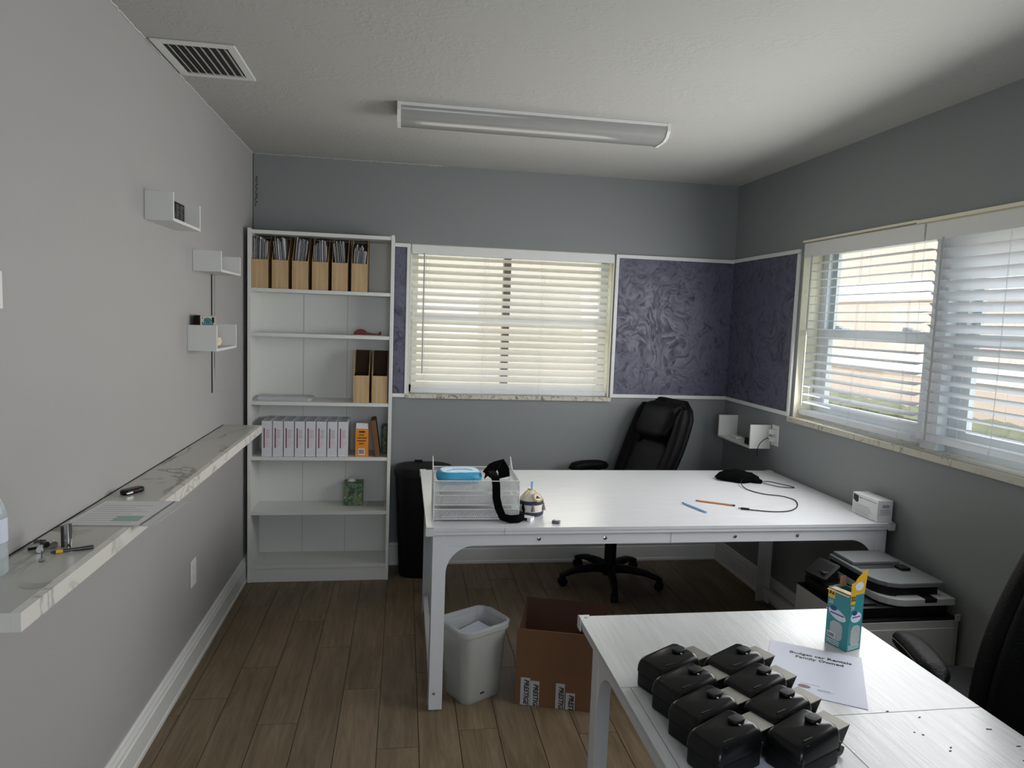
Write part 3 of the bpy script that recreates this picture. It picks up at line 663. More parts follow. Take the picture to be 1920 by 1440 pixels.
rn = ['leftmost of eight', 'second of eight from the left', 'third of eight from the left', 'fourth of eight from the left', 'fifth of eight from the left', 'sixth of eight from the left', 'seventh of eight from the left', 'rightmost of eight']
r0 = ream()
for i in range(8):
    lb = 'white wrapped paper ream with dark red bar, %s' % rn[i]
    loc = (0.100 + i * 0.0605, -0.255 + (0.002 if i % 3 == 1 else 0), 0.7385)
    if i == 0: r0.location = loc; r0['label'] = lb
    else: dup(r0, loc, label=lb)
# orange box, brown piece, patterned package
t = thing('pen_box', 'orange box with white top and barcode beside the paper reams', 'box', (0.622, -0.243, 0.7385))
MB().box(0, 0.075, 0, 0.06, 0, 0.165).build('carton', 'orange', t, bevel=0.001)
MB().prism([(0, 0.165), (0.06, 0.165), (0.045, 0.195), (0.015, 0.195)], 0.003, 0.072, 'x').build('top_flap', 'paper', t)
mb = MB().box(0.018, 0.055, -0.0008, 0.0002, 0.01, 0.048); mb.build('barcode_label', 'paper', t)
mb = MB()
for k in range(9): mb.box(0.022 + k * 0.0033, 0.0238 + k * 0.0033, -0.0012, -0.0007, 0.016, 0.042)
for k, (a, b) in enumerate(((0.02, 0.055), (0.02, 0.05), (0.01, 0.065), (0.01, 0.06), (0.02, 0.05))): mb.box(a, b, -0.0008, 0.0002, 0.142 - k * 0.017, 0.147 - k * 0.017 + (0.004 if k == 0 else 0))
mb.build('printed_text', 'ink', t)
o = MB().box(0, 0.028, 0, 0.16, 0, 0.215).build('cardboard_tray', 'card', bevel=0.002, loc=(0.737, -0.248, 0.7385), rot=(0, -0.14, 0)); tag(o, 'brown cardboard tray leaning on its edge right of the orange box', 'cardboard')
mb = MB().rbox(0.036, 0.09, 0.17, 0.012, (0, 0, 0)); o = mb.build('printed_package', 'camo', smooth=True, loc=(0.787, -0.10, 0.7385)); tag(o, 'dark patterned package behind the brown cardboard in the bookcase', 'package')
# tissue box with tissue and small brochure
t = thing('tissue_box', 'tissue box with green printed pattern on the second lowest shelf', 'tissue box', (0.606, -0.085, 0.4185))
MB().box(-0.056, 0.056, -0.056, 0.056, 0, 0.135).build('carton', 'camo', t, bevel=0.002)
mb = MB(); mb.lathe([(0.02, 0.0), (0.028, 0.004), (0.024, 0.013), (0.012, 0.022), (0.002, 0.02)], (-0.012, 0, 0.1345), 7); mb.build('tissue', 'paper', t, smooth=True)
o = MB().box(0, 0.10, 0, 0.12, 0, 0.004).build('booklet', 'paper_grey', loc=(0.69, -0.18, 0.4185), bevel=0.001); tag(o, 'thin grey booklet lying right of the tissue box', 'booklet')
# red tape dispenser on a sheet
o = MB().box(0, 0.19, 0, 0.16, 0, 0.002).build('paper_sheet', 'paper', loc=(0.60, -0.235, 1.4455)); tag(o, 'white paper sheet lying under the red tape dispenser', 'paper')
t = thing('tape_dispenser', 'small dark red tape dispenser on the second shelf from the top', 'tape dispenser', (0.64, -0.19, 1.448))
mb = MB(); pts = [(-0.04 * math.cos(a), 0.036 * math.sin(a) * 0.9) for a in [k * PI / 10 for k in range(11)]]
mb.prism([(x, z) for x, z in pts], -0.012, 0.012, 'y'); mb.build('reel_body', 'red', t, bevel=0.002)
MB().prism([(0.035, 0), (0.035, 0.014), (0.095, 0.006), (0.11, 0.022), (0.118, 0.02), (0.118, 0)], -0.008, 0.008, 'y').build('cutter_arm', 'red', t, bevel=0.001)
MB().lathe([(0.004, -0.013), (0.013, -0.013), (0.013, 0.013), (0.004, 0.013)], (0, 0, 0), 14).build('tape_roll', 'red_dark', t, loc=(-0.005, -0.0005, 0.017), rot=(PI / 2, 0, 0))
# plastic bag of sheets
mb = MB(); rnd = random.Random(3)
rings = []
for k, (sx, sy, z) in enumerate(((0.30, 0.15, 0.0), (0.31, 0.16, 0.006), (0.305, 0.155, 0.014), (0.28, 0.13, 0.019))):
    rings.append([(x + rnd.uniform(-.006, .006), y + rnd.uniform(-.006, .006), z + (rnd.uniform(0, .006) if k > 0 else 0)) for x, y in rrect(sx, sy, 0.02, 5)])
mb.loft(rings); o = mb.build('plastic_bag', 'liner', loc=(0.215, -0.155, 1.0565), smooth=True); tag(o, 'crumpled clear plastic bag of sheets on the middle shelf', 'plastic bag')

# ------------------------------------------------------------------ left wall: ledge, shelves, panel, outlet, switch
t = thing('wall_ledge', 'white marble-look ledge running along the left wall', 'ledge', (0, 0, 0.99))
MB().box(0.002, 0.1678, -2.955, -0.695, -0.022, 0).build('slab', 'marble', t)
MB().box(0.168, 0.186, -2.956, -0.694, -0.038, -0.0005).build('front_edge', 'marble_edge', t)
MB().box(0.002, 0.1678, -2.956, -2.9552, -0.038, -0.0005).box(0.002, 0.1678, -2.9552, -2.94, -0.038, -0.0225).build('end_edge', 'marble_edge', t)
MB().box(0.0, 0.004, -2.95, -0.70, -0.002, 0.0015).build('back_gap', 'crack', t)
# painted wooden cleats under the ledge
for y in (-2.45, -1.3): MB().box(0.002, 0.16, y - 0.01, y + 0.01, -0.05, -0.022).build('bracket', 'wall_lit', t)

def u_shelf(label, loc, L, hgt, dep, right=False):
    t = thing('floating_shelf', label, 'wall shelf', loc)
    s = -1 if right else 1; th = 0.011
    x0, x1 = (0.0008 * s, dep * s)
    MB().box(x0, x1, 0, th, 0, hgt).build('end_panel', 'white', t, bevel=0.001)
    MB().box(x0, x1, L - th, L, 0, hgt).build('end_panel', 'white', t, bevel=0.001)
    MB().box(x0, x1, th, L - th, 0, th).build('base_panel', 'white', t, bevel=0.001)
    return t
u_shelf('white U-shaped wall shelf, topmost of three on the left wall', (0, -1.745, 1.868), 0.33, 0.098, 0.094)
u_shelf('white U-shaped wall shelf, the middle and empty one on the left wall', (0, -1.195, 1.727), 0.36, 0.088, 0.116)
u_shelf('white U-shaped wall shelf, lowest of three on the left wall', (0, -1.275, 1.392), 0.35, 0.108, 0.117)
u_shelf('white U-shaped wall shelf on the right wall below the purple panel', (W, -0.60, 0.870), 0.42, 0.140, 0.128, right=True)
# contents of the wall shelves
t = thing('black_case', 'black box with white lettering on the topmost left wall shelf', 'box', (0.012, -1.70, 1.8795))
MB().box(0, 0.062, 0, 0.15, 0, 0.068).build('case_body', 'black', t, bevel=0.003)
mb = MB(); rnd = random.Random(8)
for k in range(8):
    for j in range(3):
        y = 0.01 + j * 0.045; mb.box(0.0615, 0.0625, y, y + rnd.uniform(.02, .036), 0.006 + k * 0.007, 0.0085 + k * 0.007)
mb.build('printed_text', 'ink_grey', t)
bl = ['nearest the room front', 'second', 'third', 'fourth, next to the picture card']
for k in range(4):
    o = MB().box(0, 0.02, 0, 0.11, 0, 0.135 + 0.002 * (k % 2)).build('black_booklet', 'black', bevel=0.001, loc=(0.014 + k * 0.0072, -1.24 + 0.0 * k, 1.4035)); o.scale = (0.33, 1, 1)
    tag(o, 'thin black booklet upright in the lowest left wall shelf, %s' % bl[k], 'booklet', 'black booklets in the lowest wall shelf')
t = thing('picture_card', 'pale card with a green printed emblem sticking up from the lowest left wall shelf', 'card', (0.046, -1.255, 1.4035))
MB().box(0, 0.062, 0.0, 0.004, 0, 0.138).build('card_sheet', 'peach_card', t)
MB().box(0.002, 0.060, -0.0006, 0.0002, 0.002, 0.134).build('card_print', 'ivory', t)
mb = MB(); mb.prism([(0.030 + 0.016 * math.cos(a), 0.117 + 0.011 * math.sin(a)) for a in [k * PI / 8 for k in range(16)]], -0.0010, -0.0005, 'y')
mb.box(0.008, 0.052, -0.001, -0.0005, 0.098, 0.104); mb.build('emblem', 'teal', t)
mb = MB().box(0.008, 0.011, -0.001, -0.0005, 0.124, 0.129).box(0.046, 0.056, -0.001, -0.0005, 0.108, 0.130)
for k in range(6): mb.box(0.008 + k * 0.008, 0.012 + k * 0.008, -0.001, -0.0005, 0.104, 0.109)
mb.build('print_marks', 'ink', t)
mb = MB(); mb.lathe([(0.012, 0), (0.030, 0.008), (0.036, 0.025), (0.031, 0.042), (0.014, 0.052), (0.002, 0.053)], (0, 0, 0), 9)
o = mb.build('stone_ornament', 'soil_cream', loc=(0.066, -1.13, 1.4035), smooth=True); tag(o, 'cream round stone ornament in the lowest left wall shelf', 'ornament')

# painted electrical panel cover, with the dark gap beside it
t = thing('electrical_panel', 'painted over electrical panel cover on the left wall behind the shelves', 'panel', (0, -0.68, 1.17))
MB().box(0.0005, 0.004, -0.215, 0.235, 0.0, 0.575).build('cover', 'wall_lit', t, bevel=0.0015)
MB().box(0.004, 0.008, -0.185, 0.13, 0.30, 0.56).box(0.004, 0.0065, -0.185, 0.13, 0.06, 0.20).build('panel_door', 'wall_lit', t, bevel=0.0015)
MB().box(0.0, 0.003, -0.228, -0.218, 0.005, 0.58).box(0.0045, 0.005, -0.19, -0.187, 0.12, 0.2).build('gap', 'crack', t)
def outlet(label, loc, right=False, h=0.118, w=0.074, slots=True):
    s = -1 if right else 1
    t = thing('wall_outlet', label, 'outlet', loc)
    MB().box(0.0005 * s, 0.006 * s, -w / 2, w / 2, -h / 2, h / 2).build('cover_plate', 'trim', t, bevel=0.002)
    for z in (-0.022, 0.022):
        MB().box(0.006 * s, 0.0075 * s, -0.016, 0.016, z - 0.014, z + 0.014).build('socket', 'white', t, bevel=0.001)
    return t
outlet('white wall outlet below the marble ledge on the left wall', (0, -1.225, 0.422), h=0.118)
outlet('white wall outlet with two plugs beside the right wall shelf', (W, -0.655, 0.958), True)
t = thing('light_switch', 'white switch plate at the left edge of the photo', 'switch', (0, -2.665, 1.597))
MB().box(0.0005, 0.006, -0.035, 0.035, -0.042, 0.042).build('cover_plate', 'trim', t, bevel=0.002); MB().box(0.006, 0.010, -0.006, 0.006, -0.012, 0.012).build('toggle', 'white', t)

# things on the ledge
ZL = 0.9905
t = thing('document_sleeve', 'clear sleeve with a printed form lying across the marble ledge', 'document', (0.122, -2.285, ZL), rz=-0.06)
mb = MB().box(-0.108, 0.125, -0.125, 0.125, 0, 0.0014); mb.build('sleeve', 'sleeve', t)
MB().box(-0.104, 0.088, -0.119, 0.119, 0.0015, 0.002).build('form_sheet', 'paper', t)
mb = MB()
for k in range(9): mb.box(-0.09, 0.06 - (k * 7 % 5) * 0.012, -0.10 + k * 0.021, -0.0985 + k * 0.021, 0.002, 0.0022)
mb.box(0.088, 0.094, -0.119, 0.119, 0.002, 0.0023); mb.build('form_lines', 'ink_grey', t)
MB().box(0.0, 0.07, -0.085, -0.035, 0.0021, 0.0024).build('stamp_box', mat('pale_green_print', rgb(160, 186, 176), 0.6), t)
t = thing('car_key', 'black car key fob with a red button on the marble ledge', 'key fob', (0.062, -2.06, ZL), rz=1.05)
MB().rbox(0.075, 0.034, 0.016, 0.014, (0, 0, 0), rt=0.006).build('fob_body', 'black_gloss', t, smooth=True)
MB().rbox(0.02, 0.012, 0.003, 0.004, (0.0, -0.014, 0.009), rt=0.001).build('red_button', 'red', t)
MB().box(-0.034, -0.012, -0.0175, -0.0165, 0.005, 0.009).build('metal_strip', 'chrome', t)
mb = MB(); mb.tube([(-0.046 + 0.011 * math.cos(a), 0.0 + 0.011 * math.sin(a), 0.0012) for a in [k * PI / 8 for k in range(17)]], 0.0007, 5); mb.build('key_ring', 'chrome', t)

def socket_bit(name, label, loc, rz, parts, group='metal bits and sockets on the ledge', upright=False):
    """parts: list of (length, r0, r1, material)"""
    t = thing(name, label, name.replace('_', ' '), loc, rot=(0, 0, rz), group=group); x = 0
    names_ = ['shank', 'collar', 'tip']
    mr = max(max(p[1], p[2]) for p in parts)
    for k, (L, ra, rb, m) in enumerate(parts):
        mb = MB()
        if upright: mb.tube([(0, 0, x), (0, 0, x + L)], ra, 12, r1=rb)
        else: mb.tube([(x, 0, mr), (x + L, 0, mr)], ra, 12, r1=rb)
        mb.build(names_[min(k, 2)], m, t, smooth=True); x += L
    return t
socket_bit('screwdriver_bit', 'long dark driver bit with a yellow band on the ledge', (0.088, -2.628, ZL), 0.45, [(0.010, 0.002, 0.0042, 'gunmetal'), (0.014, 0.0045, 0.0045, 'yellow'), (0.062, 0.0034, 0.0044, 'gunmetal')])
socket_bit('screwdriver_bit', 'slim chrome driver bit pointing to the ledge edge behind the yellow banded one', (0.128, -2.600, ZL), 0.55, [(0.03, 0.003, 0.003, 'chrome'), (0.006, 0.004, 0.004, 'chrome')])
socket_bit('wrench_socket', 'tall upright chrome socket in the middle of the loose bits', (0.1085, -2.586, ZL), 0, [(0.062, 0.0085, 0.0085, 'chrome')], upright=True)
socket_bit('wrench_socket', 'darker upright socket left of the tall chrome one', (0.092, -2.570, ZL), 0, [(0.05, 0.0072, 0.0072, 'gunmetal')], upright=True)
socket_bit('wrench_socket', 'short chrome socket lying end-on left of the upright sockets', (0.076, -2.585, ZL), 2.2, [(0.02, 0.0085, 0.0085, 'chrome')])
socket_bit('wrench_socket', 'small dark socket lying behind the short chrome one', (0.058, -2.578, ZL), 2.6, [(0.018, 0.007, 0.007, 'gunmetal')])
socket_bit('wrench_socket', 'small bright socket lying at the front of the loose bits', (0.060, -2.618, ZL), 1.9, [(0.018, 0.0075, 0.0075, 'chrome')])
socket_bit('screwdriver_bit', 'short black bit lying at the left end of the loose bits', (0.026, -2.60, ZL), 0.6, [(0.02, 0.0035, 0.0035, 'black')])
socket_bit('screwdriver_bit', 'pointed black bit lying by the wall behind the loose bits', (0.012, -2.545, ZL), 0.5, [(0.014, 0.0035, 0.0035, 'gunmetal'), (0.012, 0.0035, 0.001, 'black')])
t = thing('screw', 'small screw standing on its round head near the ledge corner', 'screw', (0.090, -2.672, ZL))
MB().lathe([(0.006, 0), (0.0075, 0.003), (0.003, 0.008)], (0, 0, 0), 12).build('head', 'chrome', t, smooth=True); MB().tube([(0, 0, 0.006), (0.0, 0.0, 0.024)], 0.0018, 8, r1=0.001).build('thread', 'gunmetal', t)
# water bottle at the very left edge
t = thing('water_bottle', 'clear plastic water bottle at the left edge of the ledge', 'bottle', (0.032, -2.752, ZL))
MB().lathe([(0.024, 0), (0.028, 0.006), (0.028, 0.05), (0.026, 0.056), (0.028, 0.062), (0.028, 0.13), (0.022, 0.155), (0.0115, 0.175), (0.0115, 0.19)], n=20).build('bottle_body', 'bottle', t, smooth=True)
MB().lathe([(0.0284, 0.072), (0.0286, 0.073), (0.0286, 0.122), (0.0284, 0.123)], n=20).build('bottle_label', 'paper_blue', t, smooth=True)
MB().lathe([(0.013, 0.188), (0.013, 0.204), (0.001, 0.204)], n=16).build('cap', 'trim', t)

# ------------------------------------------------------------------ desks
def arch(mb, x, z, s, R, y0, y1, mi=0, axis='y'):
    pts = [(x, z)] + [(x + s * (R - R * math.sin(a)), z - R + R * math.cos(a)) for a in [PI / 2 * k / 10 for k in range(11)]][::1]
    # concave quarter fillet: from (x+R, z) round to (x, z-R)
    pts = [(x, z)] + [(x + s * (R - R * math.sin(a)), z - (R - R * math.cos(a))) for a in [PI / 2 * k / 10 for k in range(11)]]
    mb.prism(pts, y0, y1, axis, mi)
def desk(label, x0, x1, y0, y1, ztop, seams_front, screws, topmat, side_arch=True):
    """x0<x1, y0 (front, near camera) < y1"""
    t = thing('work_desk', label, 'desk', ((x0 + x1) / 2, (y0 + y1) / 2, 0)); cx, cy = (x0 + x1) / 2, (y0 + y1) / 2
    X0, X1, Y0, Y1 = x0 - cx, x1 - cx, y0 - cy, y1 - cy; zt = ztop
    g = 0.0012
    top = MB().box(X0, X1, Y0, Y1, zt - 0.014, zt).build('desktop', topmat, t, bevel=0.0008)
    MB().box(X0 + 0.003, X1 - 0.003, Y0 + 0.003, Y1 - 0.003, zt - 0.028, zt - 0.0145).build('desktop_edge', 'desk_metal', t, bevel=0.001)
    ins = 0.024; lw = 0.055; th = 0.003; zl = zt - 0.029
    A, B, Cc, D = X0 + ins, X1 - ins, Y0 + 0.012, Y1 - 0.07
    for (sx, lx) in ((1, A), (-1, B)):
        for (sy, ly) in ((1, Cc), (-1, D)):
            mb = MB(); mb.box(lx, lx + sx * lw, ly, ly + sy * th, 0.006, zl).box(lx, lx + sx * th, ly, ly + sy * lw, 0.006, zl)
            leg = mb.build('leg', 'desk_metal', t, bevel=0.0008)
            MB().lathe([(0.02, 0), (0.02, 0.007)], (lx + sx * 0.02, ly + sy * 0.02, 0), 12).build('foot', 'dgrey_plastic', leg)
            if sy == 1:
                MB().lathe([(0.006, 0), (0.006, 0.002), (0.003, 0.003)], n=10).build('leg_bolt', 'chrome', leg, loc=(lx + sx * 0.022, ly - 0.0005, 0.075), rot=(PI / 2, 0, 0))
    for ly, dy in ((Cc, 1), (D, -1)):
        mb = MB(); mb.box(A + lw, B - lw, ly + dy * 0.001, ly + dy * 0.022, zl - 0.046, zl)
        arch(mb, A + lw, zl - 0.046, 1, 0.115, ly + dy * 0.002, ly + dy * 0.005); arch(mb, B - lw, zl - 0.046, -1, 0.115, ly + dy * 0.002, ly + dy * 0.005)
        ap = mb.build('apron', 'desk_metal', t, bevel=0.0006)
        if dy == 1:
            for s in screws:
                MB().lathe([(0.0075, 0), (0.0075, 0.002), (0.004, 0.0032)], n=12).build('screw', 'chrome', ap, loc=(s - cx, ly + 0.001, zl - 0.022), rot=(PI / 2, 0, 0))
            for s in seams_front: MB().box(s - cx - 0.001, s - cx + 0.001, ly + 0.0002, ly + 0.002, zl - 0.046, zl).build('joint', 'ink_grey', ap)
    for lx, dx in ((A, 1), (B, -1)):
        mb = MB(); mb.box(lx + dx * 0.001, lx + dx * 0.022, Cc + lw, D - lw, zl - 0.046, zl)
        if side_arch:
            arch(mb, Cc + lw, zl - 0.046, 1, 0.115, lx + dx * 0.002, lx + dx * 0.005, axis='x'); arch(mb, D - lw, zl - 0.046, -1, 0.115, lx + dx * 0.002, lx + dx * 0.005, axis='x')
        mb.build('side_apron', 'desk_metal', t, bevel=0.0006)
        MB().box(lx + dx * 0.004, lx + dx * 0.028, Cc + 0.02, D - 0.02, 0.06, 0.10).build('stretcher', 'desk_metal', t, bevel=0.001)
    for X, sx in ((X0, 1), (X1, -1)):
        for Y, sy in ((Y0, 1), (Y1, -1)):
            mb = MB(); mb.box(X - sx * 0.003, X, Y - sy * 0.003, Y + sy * 0.03, zt - 0.031, zt + 0.003).box(X, X + sx * 0.03, Y - sy * 0.003, Y, zt - 0.031, zt + 0.003)
            mb.prism([(X - sx * 0.003, Y - sy * 0.003), (X + sx * 0.03, Y - sy * 0.003), (X + sx * 0.024, Y + sy * 0.010), (X + sx * 0.010, Y + sy * 0.012), (X + sx * 0.010, Y + sy * 0.022), (X - sx * 0.003, Y + sy * 0.03)], zt + 0.0002, zt + 0.003)
            mb.build('corner_guard', 'dust_lid', t, bevel=0.0008)
    return t, top
d1, top1 = desk('long white desk in front of the back window with things on it', 0.99, 2.998, -1.695, -0.655, 0.753, [1.992], [1.439, 1.712, 2.273, 2.555], 'desk_top')
MB().box(1.297, 1.2985, -1.6957, -1.6945, 0.726, 0.752).build('edge_joint', 'ink_grey', d1, loc=(-(0.99 + 2.998) / 2, (1.695 + 0.655) / 2, 0))
d2, top2 = desk('white desk in the right foreground with black cases and a flyer', 1.388, 2.172, -3.92, -2.52, 0.753, [], [], 'desk_top2')
o2 = (-(1.388 + 2.172) / 2, (3.92 + 2.52) / 2, 0)
MB().box(1.389, 1.62, -2.9012, -2.90, 0.7526, 0.7534).box(1.60, 2.171, -3.051, -3.0498, 0.7526, 0.7534).box(1.7735, 1.775, -3.9, -3.051, 0.7526, 0.7534).box(1.411, 1.4125, -3.9, -2.901, 0.7526, 0.7534).build('board_seam', 'ink_grey', d2, loc=o2)
rnd = random.Random(12)
for (x, y, L, a) in ((2.00, -3.075, .007, .4), (1.945, -3.047, .006, 0), (1.985, -3.18, .006, .5), (1.975, -3.19, .006, .2), (1.96, -3.135, .005, -.6), (1.948, -3.125, .004, 0), (2.118, -3.13, .012, -.2), (2.13, -3.19, .010, 0), (2.01, -3.25, .010, -.5), (2.10, -3.235, .008, -.9)):
    MB().rbox(L, 0.0028, 0.0014, 0.0012, (0, 0, 0), rt=0.0006).build('scuff_mark', 'ink', d2, loc=(x + o2[0], y + o2[1], 0.7527), rot=(0, 0, a))

ZD = 0.7535
# ---- letter tray with pouch and strap
t = thing('letter_tray', 'white wire mesh three-tier letter tray at the left front of the long desk', 'letter tray', (1.195, -1.46, ZD), rz=-0.02)
hw, hd = 0.172, 0.148
for x in (-hw, hw):
    mb = MB()
    for dy in (-0.01, 0.0, 0.012):
        mb.tube([(x, hd - 0.01 + dy * 0.3, 0.004), (x, hd - 0.005 + dy * 0.3, 0.10), (x, hd + dy, 0.205)], 0.0022, 6)
    mb.tube([(x, hd, 0.2), (x, hd - 0.08, 0.155), (x, -hd, 0.148), (x, -hd, 0.004)], 0.0026, 6)
    mb.tube([(x, -hd, 0.003), (x, hd, 0.003)], 0.0026, 6)
    mb.build('side_frame', 'desk_metal', t, smooth=True)
for k in range(3):
    z = 0.010 + k * 0.058
    tr = MB().box(-hw, hw, -hd, hd, z, z + 0.0012).build('tray', 'wire', t)
    MB().box(-hw, hw, -hd - 0.0006, -hd + 0.0006, z, z + 0.040).box(-hw, hw, hd - 0.0006, hd + 0.0006, z, z + 0.03).box(-hw - 0.0006, -hw + 0.0006, -hd, hd, z, z + 0.040).box(hw - 0.0006, hw + 0.0006, -hd, hd, z, z + 0.040).build('tray_wall', 'wire', tr)
    mb = MB(); mb.tube([(-hw, -hd, z + 0.040), (hw, -hd, z + 0.040)], 0.0022, 6).tube([(-hw, -hd, z), (hw, -hd, z)], 0.0022, 6); mb.tube([(-hw, hd, z + 0.034), (hw, hd, z + 0.034)], 0.0022, 6)
    mb.build('tray_rim', 'desk_metal', tr)
for k in range(2):
    o = MB().box(-0.14, 0.15, -0.125, 0.125, 0, 0.006).build('paper_stack', 'paper', loc=(1.195, -1.46, ZD + 0.0118 + k * 0.058)); tag(o, 'white papers lying in the %s tier of the wire letter tray' % ('lowest', 'middle')[k], 'papers')
t = thing('zip_pouch', 'bright blue zip pouch lying in the top tier of the letter tray', 'pouch', (1.130, -1.455, ZD + 0.1275), rz=0.08)
MB().rbox(0.19, 0.15, 0.052, 0.055, rt=0.024, c=(0, 0, 0)).build('pouch_body', 'blue', t, smooth=True)
mb = MB(); mb.tube([(-0.055, -0.03, 0.0515), (-0.03, 0.004, 0.0525), (0.03, 0.006, 0.0525), (0.055, -0.02, 0.0515)], 0.0022, 6); mb.build('zip', 'blue_pale', t)
# black strap: ribbon falling over the tray
def ribbon(pts, w, th=0.0018):
    mb = MB(); rings = []
    P = [Vector(p[:3]) for p in pts]
    for k, p in enumerate(pts):
        d = (P[min(k + 1, len(P) - 1)] - P[max(k - 1, 0)]).normalized(); side = Vector(p[3]).normalized() if len(p) > 3 else Vector((1, 0, 0))
        side = (side - d * side.dot(d)).normalized(); nrm = d.cross(side).normalized(); c = P[k]
        rings.append([tuple(c + side * w / 2 + nrm * th), tuple(c - side * w / 2 + nrm * th), tuple(c - side * w / 2 - nrm * th), tuple(c + side * w / 2 - nrm * th)])
    mb.loft(rings); return mb
zt_ = ZD
mb = ribbon([(1.244, -1.44, zt_ + .150, (0, 1, 0)), (1.256, -1.48, zt_ + .180, (1, .6, 0)), (1.262, -1.54, zt_ + .185, (1, .2, 0)), (1.266, -1.600, zt_ + .176, (1, 0, 0)), (1.268, -1.618, zt_ + .15, (1, 0, 0)), (1.270, -1.619, zt_ + .10, (1, 0, 0)), (1.280, -1.622, zt_ + .06, (1, 0, .3)), (1.296, -1.632, zt_ + .025, (1, 0, .8)), (1.325, -1.645, zt_ + .019, (.2, 0, 1)), (1.360, -1.640, zt_ + .019, (0, .2, 1)), (1.384, -1.622, zt_ + .022, (0, 0, 1)), (1.390, -1.60, zt_ + .034, (0, 0, 1)), (1.3875, -1.565, zt_ + .055, (0, 0, 1))], 0.032)
t = tag(mb.build('black_strap', 'bag', smooth=True, angle=70), 'wide black strap hanging over the front of the letter tray', 'strap')
mb = ribbon([(1.245, -1.50, zt_ + .165, (1, .4, 0)), (1.275, -1.47, zt_ + .200, (1, -.5, 0.1)), (1.300, -1.44, zt_ + .215, (1, -.3, .2)), (1.325, -1.42, zt_ + .170, (1, .2, 0)), (1.33, -1.41, zt_ + .135, (1, .2, 0))], 0.05); mb.build('strap_fold', 'bag', t, smooth=True, angle=70)

# ---- small drawstring pouch
t = thing('drawstring_pouch', 'small ivory drawstring pouch with navy woven bands on the long desk', 'pouch', (1.432, -1.512, ZD))
MB().lathe([(0.046, 0), (0.051, 0.006), (0.054, 0.03), (0.053, 0.058), (0.049, 0.070), (0.036, 0.086), (0.020, 0.102), (0.011, 0.110), (0.014, 0.114), (0.004, 0.112)], n=28).build('pouch_body', 'ivory', t, smooth=True)
MB().lathe([(0.0505, 0.003), (0.0535, 0.006), (0.0552, 0.02), (0.0545, 0.021)], n=28).build('woven_band', 'navy_band', t, smooth=True)
MB().lathe([(0.0545, 0.052), (0.0553, 0.054), (0.0530, 0.066), (0.051, 0.067)], n=28).build('woven_band', 'navy_band', t, smooth=True)
mb = MB(); mb.tube([(0.013 * math.cos(a), 0.013 * math.sin(a), 0.109) for a in [k * PI / 8 for k in range(17)]], 0.0022, 6); mb.tube([(0.01, -0.01, 0.108), (0.03, -0.035, 0.09), (0.046, -0.034, 0.065)], 0.0013, 6); mb.tube([(-0.01, -0.01, 0.108), (-0.03, -0.03, 0.09), (-0.048, -0.03, 0.068)], 0.0013, 6); mb.build('drawstring', 'gold', t)
tg = MB().at((0.018, -0.045, 0.083), (PI / 2 - 0.75, 0, 0.3)).lathe([(0.0205, 0), (0.0215, 0.001), (0.0215, 0.002), (0.0205, 0.003)], n=24).build('round_tag', 'gold', t)
MB().at((0.018, -0.0455, 0.0835), (PI / 2 - 0.75, 0, 0.3)).lathe([(0.016, 0.0028), (0.016, 0.0045)], n=24).build('tag_face', 'ivory', tg)
mb = MB().at((0.018, -0.0455, 0.0835), (PI / 2 - 0.75, 0, 0.3)); mb.prism([(-0.009, -0.006), (0.009, -0.006), (0.010, -0.002), (0.003, -0.001), (0.004, 0.005), (-0.003, 0.006), (-0.005, 0.001), (-0.010, -0.002)], 0.0044, 0.0052); mb.build('tag_print', 'ink', tg)
for x, y in ((0.0, -0.058), (0.050, -0.03)): MB().lathe([(0.009, 0), (0.006, 0.014), (0.003, 0.022), (0.003, 0.028)], (x, y, 0.028), 9).build('tassel', 'tassel', t)
MB().box(-0.002, 0.006, -0.003, 0.003, 0.108, 0.142).build('blue_tab', 'blue_pale', t)
t = thing('small_carton', 'small white carton with a black end in front of the drawstring pouch', 'carton', (1.40, -1.598, ZD), rz=-0.62)
MB().box(-0.022, 0.026, -0.016, 0.02, 0, 0.016).build('carton_body', 'paper', t, bevel=0.0006); MB().box(-0.0235, -0.0218, -0.0155, 0.0195, 0.0015, 0.0145).box(-0.022, 0.01, -0.0166, -0.0158, 0.002, 0.0145).build('black_end', 'ink', t)
t = thing('memory_stick', 'small grey plastic dongle lying alone near the front edge of the desk', 'dongle', (1.515, -1.642, ZD), rz=-0.5)
MB().rbox(0.032, 0.022, 0.012, 0.004, rt=0.003).build('casing', 'dgrey_plastic', t, smooth=True); MB().box(-0.008, 0.008, -0.006, 0.006, 0.0118, 0.0126).build('moulded_mark', 'grey_plastic', t)
# pen and pencil
def stick(name, label, p0, p1, r, segs):
    a, b = Vector(p0), Vector(p1); L = (b - a).length; ang = math.atan2(b.y - a.y, b.x - a.x)
    t = thing(name, label, name, (a.x, a.y, a.z), rz=ang); x = 0
    for nm, f, ra, rb, m in segs:
        MB().tube([(x * L, 0, r), ((x + f) * L, 0, r)], ra, 8, r1=rb).build(nm, m, t, smooth=True, angle=50); x += f
stick('pen', 'pale blue ballpoint pen on the long desk', (2.172, -1.356, ZD), (2.218, -1.52, ZD), 0.0045, [('clip_end', .08, .0025, .0035, 'ink'), ('barrel', .62, .0042, .0042, 'blue_pale'), ('grip', .3, .0044, .0036, 'blue_pale')])
stick('pencil', 'orange pencil lying behind the blue pen', (2.252, -1.316, ZD), (2.405, -1.41, ZD), 0.0040, [('tip', .06, .0006, .0036, 'ink'), ('shaft', .82, .0038, .0038, 'pencil'), ('ferrule', .06, .004, .004, 'chrome'), ('eraser', .06, .0038, .0036, 'ink')])
